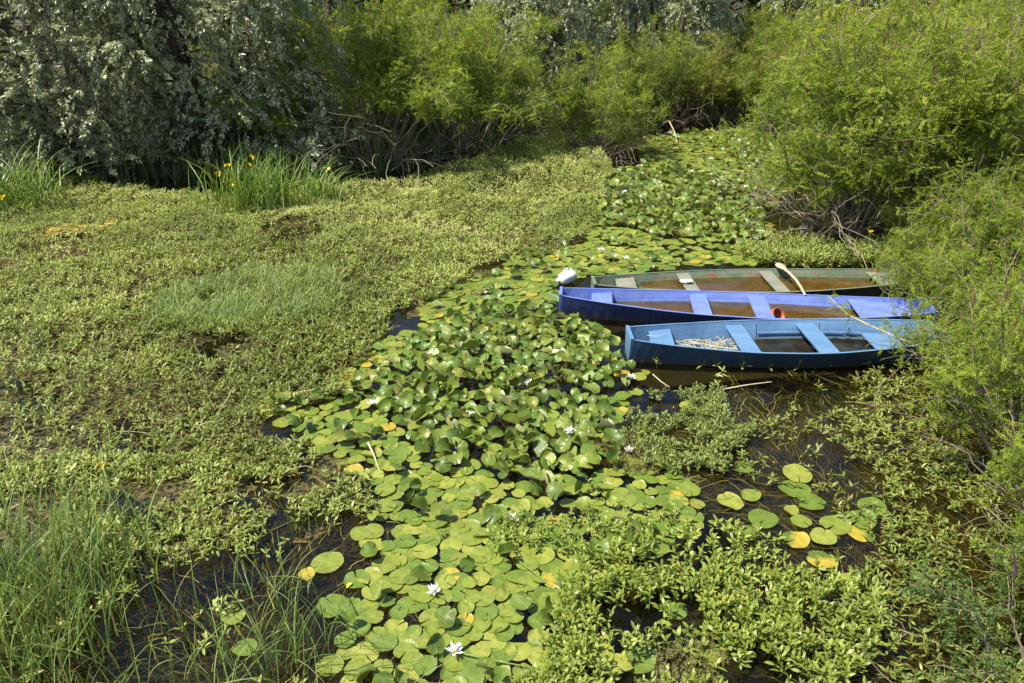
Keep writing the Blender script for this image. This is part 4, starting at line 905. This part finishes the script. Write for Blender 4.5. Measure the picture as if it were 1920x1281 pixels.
tag(obj('algae_film', film.mesh('algae_film', [mA])), 'brown and olive algae film floating between the water plants', 'algae', kind='stuff')
# orange algae streak, left
M['orange'] = plain('orange_scum', srgb(176, 142, 66), .6, .4, .5, 14)
r = np.random.RandomState(4); c = at(140, 430, .10); og = Bag(); n = 34
u, v = r.randn(n) * .26, r.randn(n) * .16; pc = np.stack([c[0] + u, c[1] + v + u * .35, c[2] + r.uniform(-.03, .03, n)], -1); aa = np.linspace(0, 2 * PI, 9, endpoint=False)
for q in pc:
    rd = r.uniform(.03, .10) * (1 + .3 * r.randn(9)); ring_ = np.stack([q[0] + rd * np.cos(aa) * 1.4, q[1] + rd * np.sin(aa), np.full(9, q[2])], -1)
    og.add(np.concatenate([ring_, [q + [0, 0, .02]]]), [np.array([[m, (m + 1) % 9, 9] for m in range(9)])])
o = obj('orange_scum', og.mesh('orange_scum', [M['orange']])); tag(o, 'orange patch of scum on the plant mat at the left', 'scum', kind='stuff')

# submerged weed strands
wb = Bag()
for poly, n, seed, rng in (([(1260, 760), (1420, 735), (1500, 700), (1560, 690), (1700, 680), (1900, 760), (1960, 1000), (1980, 1400), (1500, 1400), (1560, 1100), (1250, 880)], 4200, 1, (1, 8.5, 3.3, 11)), ([(-300, 850), (700, 850), (760, 1000), (700, 1400), (-300, 1400)], 3200, 2, (-7, 1, 3.3, 9)), ([(690, 1020), (1000, 1040), (1100, 1400), (640, 1400)], 420, 3, (-2, 1.5, 3.3, 7)), ([(1440, 400), (1640, 440), (1660, 480), (1430, 480)], 250, 4, (3, 8, 12, 18))):
    X, Y, px, py, r = scatter(n * 6, *rng, poly, 100 + seed, 20); k = r.rand(len(X)) < np.clip((fnoise(X, Y, .7, 97) - .36) * 5, .05, 1); X, Y = X[k][:n], Y[k][:n]; n_ = len(X)
    flow = fnoise(X, Y, 2.5, 98) * 5 + r.randn(n_) * .7; z = -r.uniform(.0, .10, n_)
    P = curve(np.stack([X, Y, z], -1), np.stack([np.cos(flow), np.sin(flow), r.randn(n_) * .05], -1), r.uniform(.15, .55, n_), np.zeros(n_), 9, r, .28); P[..., 2] = np.clip(P[..., 2], -.3, .012)
    ribbons(P, np.linspace(.006, .003, 9)[None] * r.uniform(.6, 1.5, (n_, 1)), norm(np.stack([-np.sin(flow), np.cos(flow), 0 * flow], -1)), wb, r.rand(n_))
tag(obj('pondweed', wb.mesh('pondweed', [M['weed']])), 'tangled olive pondweed strands just under the open water', 'pondweed', kind='stuff')

# ------------------------------------------------------------------ grasses
def blades(B0, h, w, r, lean=.35, droop=(.05, .5), K=8, az=None, azs=PI):
    N = len(B0); a = (az if az is not None else 0) + r.uniform(-azs, azs, N); l = np.abs(r.randn(N)) * lean
    P = curve(B0, np.stack([np.cos(a) * l, np.sin(a) * l, np.ones(N)], -1), h, np.zeros(N), K, r, .04)
    t = np.linspace(0, 1, K)[None, :, None]; bend = (r.uniform(*droop, N) * h)[:, None, None] * t ** 2.5
    P = P + bend * np.stack([np.cos(a), np.sin(a), -.55 * np.ones(N)], -1)[:, None]
    side = norm(np.stack([-np.sin(a), np.cos(a), 0 * a], -1) + r.randn(N, 3) * [.5, .5, 0])
    return P, np.linspace(1, 0, K)[None] ** .6 * w[:, None], side
BG = [(300, 615), (310, 575), (390, 535), (470, 520), (600, 512), (650, 560), (620, 600), (540, 605), (430, 630)]
X, Y, px, py, r = scatter(60000, -6.5, -1.5, 8.5, 14, BG, 55, 34); k_ = fnoise(X, Y, .35, 56) + .15 * r.rand(len(X)) > .43; X, Y = X[k_], Y[k_]; n = min(len(X), 3800); B0 = np.stack([X[:n], Y[:n], 0 * X[:n]], -1); g = Bag()
P, W, sd2 = blades(B0, r.uniform(.15, .45, n), r.uniform(.007, .014, n), r, .42, (.1, .7), 6); ribbons(P, W, sd2, g, np.clip(r.normal(.5, .2, n), 0, 1))
tag(obj('blue_green_grass', g.mesh('blue_green_grass', [M['bluegrass']])), 'soft blue green grass patch growing out of the left mat', 'grass', kind='stuff')
X_, Y_, Z_, ng = MG; r = np.random.RandomState(91); mg = Bag()
P, W, s_2 = blades(np.stack([X_, Y_, Z_], -1), r.uniform(.14, .34, ng), r.uniform(.006, .012, ng), r, .45, (.1, .7), 5); ribbons(P, W, s_2, mg, np.clip(r.normal(.6, .2, ng), .14, 1))
tag(obj('mat_grass', mg.mesh('mat_grass', [M['grass']])), 'fine grass blades growing up through the left plant mat', 'grass', kind='stuff')
r = np.random.RandomState(92); ids = r.choice(len(MATXY[0]), 900, replace=False); an = r.uniform(0, 2 * PI, 900); sg_ = Bag()
dq = curve(np.stack([MATXY[0][ids], MATXY[1][ids], MATXY[2][ids] + .03], -1), np.stack([np.cos(an), np.sin(an), r.uniform(-.05, .5, 900)], -1), r.uniform(.1, .45, 900), r.uniform(0, .3, 900), 6, r, .2)
tubes(dq, .003, sg_, 3); tag(obj('dead_stems', sg_.mesh('dead_stems', [M['straw']])), 'dry broken stems lying through the left plant mat', 'dead stems', kind='stuff')
def clump(name, px, py, n, spread, h, w, label, cat, group, mat='grass', lean=.3, droop=(.1, .8), seed=0, flowers=(), z=0, tint=(.5, .2)):
    r = np.random.RandomState(seed + 500); c = at(px, py); root = empty(name, (c[0], c[1], z)); tag(root, label, cat, group)
    sp = spread if hasattr(spread, '__len__') else (spread, spread * .7)
    B0 = np.stack([r.randn(n) * sp[0], r.randn(n) * sp[1], np.full(n, -.04)], -1); g = Bag()
    P, W, s = blades(B0, h * r.uniform(.55, 1.1, n), w * r.uniform(.6, 1.2, n), r, lean, droop); t = np.clip(r.normal(tint[0], tint[1], n), .15, 1); t[r.rand(n) < .07] = .02
    ribbons(P, W, s, g, t); obj('blades', g.mesh('blades', [M[mat]]), root)
    for k, (fx, fy, ft) in enumerate(flowers):
        z_ = ft; q = at(fx, fy, z_); loc = q - np.array([c[0], c[1], z]); gg = Bag()
        tubes(curve(np.array([[loc[0] * .8, loc[1], 0]]), np.array([[loc[0] * .2, 0, loc[2]]]), np.array([loc[2]]), np.zeros(1), 6, r, .02), .006, gg, 5, mi=1)
        m_ = 7; a = r.uniform(0, 6, m_); D = norm(np.stack([np.cos(a), np.sin(a), r.uniform(-.7, .8, m_)], -1)); place(tmpl_simple(.32)[0], tmpl_simple(.32)[1], np.repeat(loc[None], m_, 0), frames(D, norm(D[:, [1, 2, 0]] + [0, 0, 1.])), np.full(m_, .085), gg)
        obj('flower', gg.mesh('flower', [M['yellow'], M['iris']]), root)
    return root
IR = 'yellow iris clumps in the mat'
clump('iris_clump', 487, 395, 320, (.50, .22), 1.5, .030, 'big yellow iris clump in front of the willow shade', 'iris', IR, 'iris', .10, (.05, .6), 1, [(411, 325, .95), (437, 343, .8), (467, 310, 1.05), (428, 310, 1.05), (475, 294, 1.2)])
clump('iris_clump', 605, 380, 90, (.20, .14), 1.2, .028, 'smaller iris clump with one yellow flower right of the big clump', 'iris', IR, 'iris', .2, (.2, .9), 2, [(614, 319, .95)])
clump('iris_clump', 400, 425, 40, (.14, .1), .55, .022, 'short leaning iris tuft in front of the big clump', 'iris', IR, 'iris', .3, (.1, .6), 3)
clump('iris_clump', 25, 395, 200, (.42, .25), 1.7, .032, 'arching iris clump at the left edge below the willow', 'iris', IR, 'iris', .18, (.2, .9), 4, [(5, 370, .5)])
clump('iris_clump', 985, 300, 70, (.45, .15), 1.0, .026, 'arching grassy iris tuft at the far edge of the mat', 'iris', IR, 'iris', .4, (.5, 1.2), 5)
clump('iris_clump', 1640, 500, 18, (.22, .12), .65, .016, 'thin iris tuft behind the green boat with a yellow bloom', 'iris', IR, 'iris', .2, (.1, .5), 6, [(1632, 437, .5)])
clump('iris_clump', 1650, 560, 16, (.12, .08), .75, .012, 'narrow upright iris tuft between the boat sterns', 'iris', IR, 'iris', .12, (.0, .3), 7)
clump('iris_clump', 1800, 760, 30, (.10, .10), .9, .02, 'upright iris tuft at the bank right of the pale boat', 'iris', IR, 'iris', .12, (.1, .5), 8)
SG = 'sedge tufts standing in the water'
clump('sedge_tuft', 60, 1130, 460, (.50, .55), 1.05, .018, 'tall thick sedge bed at the lower left edge', 'sedge', SG, 'grass', .13, (.05, .5), 11)
clump('sedge_tuft', 10, 1290, 240, (.45, .35), .9, .018, 'sedge tuft cut by the bottom left corner', 'sedge', SG, 'grass', .16, (.05, .5), 12)
clump('sedge_tuft', 165, 1060, 130, (.28, .4), .8, .016, 'sedge tuft right of the tall left bed', 'sedge', SG, 'grass', .13, (.05, .5), 13)
clump('sedge_tuft', 545, 1235, 90, (.22, .20), .7, .013, 'pale dry sedge tuft beside the dark pool', 'sedge', SG, 'grass', .22, (.1, .9), 14, tint=(.35, .3))
clump('sedge_tuft', 435, 1300, 36, (.35, .16), .75, .014, 'sparse sedge blades rising from the pool at the bottom', 'sedge', SG, 'grass', .3, (.0, .5), 15)
clump('sedge_tuft', 520, 1110, 50, (.15, .12), .42, .012, 'short sedge tuft left of the round pads', 'sedge', SG, 'grass', .22, (.1, .8), 16)
clump('sedge_tuft', 600, 990, 22, (.12, .1), .5, .007, 'few straw coloured blades above the herb patch', 'sedge', SG, 'grass', .25, (.0, .5), 17, tint=(.2, .2))
clump('sedge_tuft', 290, 1275, 24, (.35, .16), .60, .014, 'thin green blades in the pool between two sedge beds', 'sedge', SG, 'grass', .3, (.0, .5), 18)
clump('sedge_tuft', 75, 590, 40, (.10, .08), .42, .008, 'small grassy tuft alone in the thin left mat', 'sedge', SG, 'grass', .2, (.1, .4), 19)
clump('sedge_tuft', 710, 560, 60, (.25, .2), .45, .007, 'fine grass tuft between mat and lily pads', 'sedge', SG, 'grass', .3, (.0, .4), 20, tint=(.3, .25))
clump('sedge_tuft', 730, 380, 60, (.6, .25), .5, .009, 'leaning grass blades in the mat near the middle bush', 'sedge', SG, 'grass', .5, (.0, .5), 21)
clump('sedge_tuft', 1000, 930, 10, (.2, .2), .4, .007, 'few dark blades crossing the pads left of the mound', 'sedge', SG, 'grass', .6, (.0, .2), 22)
clump('iris_clump', 195, 905, 8, (.05, .05), .3, .014, 'single yellow flower above the herbs at the left', 'iris', IR, 'iris', .3, (.1, .4), 23, [(196, 868, .22)])
# reeds in the shade under the bushes
r = np.random.RandomState(66); X, Y, px, py, r = scatter(60000, -14, 3, 18, 25, [(-500, 330), (60, 250), (420, 315), (620, 240), (1000, 225), (1010, 262), (940, 285), (740, 330), (600, 338), (420, 360), (140, 350), (-500, 400)], 67, 10)
n = min(len(X), 2400); B0 = np.stack([X[:n], Y[:n], np.maximum(ground_z(X[:n], Y[:n]), 0)], -1); g = Bag(); P, W, s = blades(B0, r.uniform(.5, 1.5, n), r.uniform(.012, .022, n), r, .18, (.0, .5), 6); ribbons(P, W, s, g, np.clip(r.normal(.4, .2, n), .14, 1))
tag(obj('reeds', g.mesh('reeds', [M['grass']])), 'dark reeds growing in the shade under willow and bushes', 'reeds', kind='stuff')
# undergrowth on the banks
n = 5200; r = np.random.RandomState(71); X = r.uniform(-16, 17, n); Y = r.uniform(9, 30, n); gz = ground_z(X, Y); k = gz > .03; X, Y, gz = X[k], Y[k], gz[k]; g = Bag()
shoots(X, Y, gz, r.uniform(.2, .8, len(X)), 9, .16, g, None, r.uniform(.2, .7, len(X)), r, T_DIAMOND, .6, (.0, 1.0), .9)
tag(obj('undergrowth', g.mesh('undergrowth', [M['amorpha_dark']], False)), 'low leafy undergrowth covering the shaded banks', 'undergrowth', kind='stuff')
# dead yellow leaves and a pale curled one
DL = 'fallen leaves on the water'
for k, (a_, b_, s_, mt, lab) in enumerate([(1463, 468, .13, 'yellow', 'orange yellow dead leaf floating behind the paddle'), (1350, 706, .09, 'straw', 'pale curled dead leaf by the pale blue hull'), (655, 1097, .07, 'yellow', 'small yellow leaf at the dark pool'),
      (1372, 1085, .08, 'yellow', 'yellow leaf among the bright herbs'), (1608, 1120, .06, 'straw', 'pale leaf on the right herbs'), (880, 480, .09, 'yellow', 'yellow leaf at the back edge of the pads')]):
    o = obj('fallen_leaf', mesh('fallen_leaf', T_SIMPLE[0] * [1.6, 1, 3] - [0, .5, 0], T_SIMPLE[1], smooth=True, mats=[M[mt]])); o.scale = (s_,) * 3; o.rotation_euler = (.1, .15, k * 1.3); o.location = tuple(at(a_, b_, .03)); tag(o, lab, 'leaf', DL)
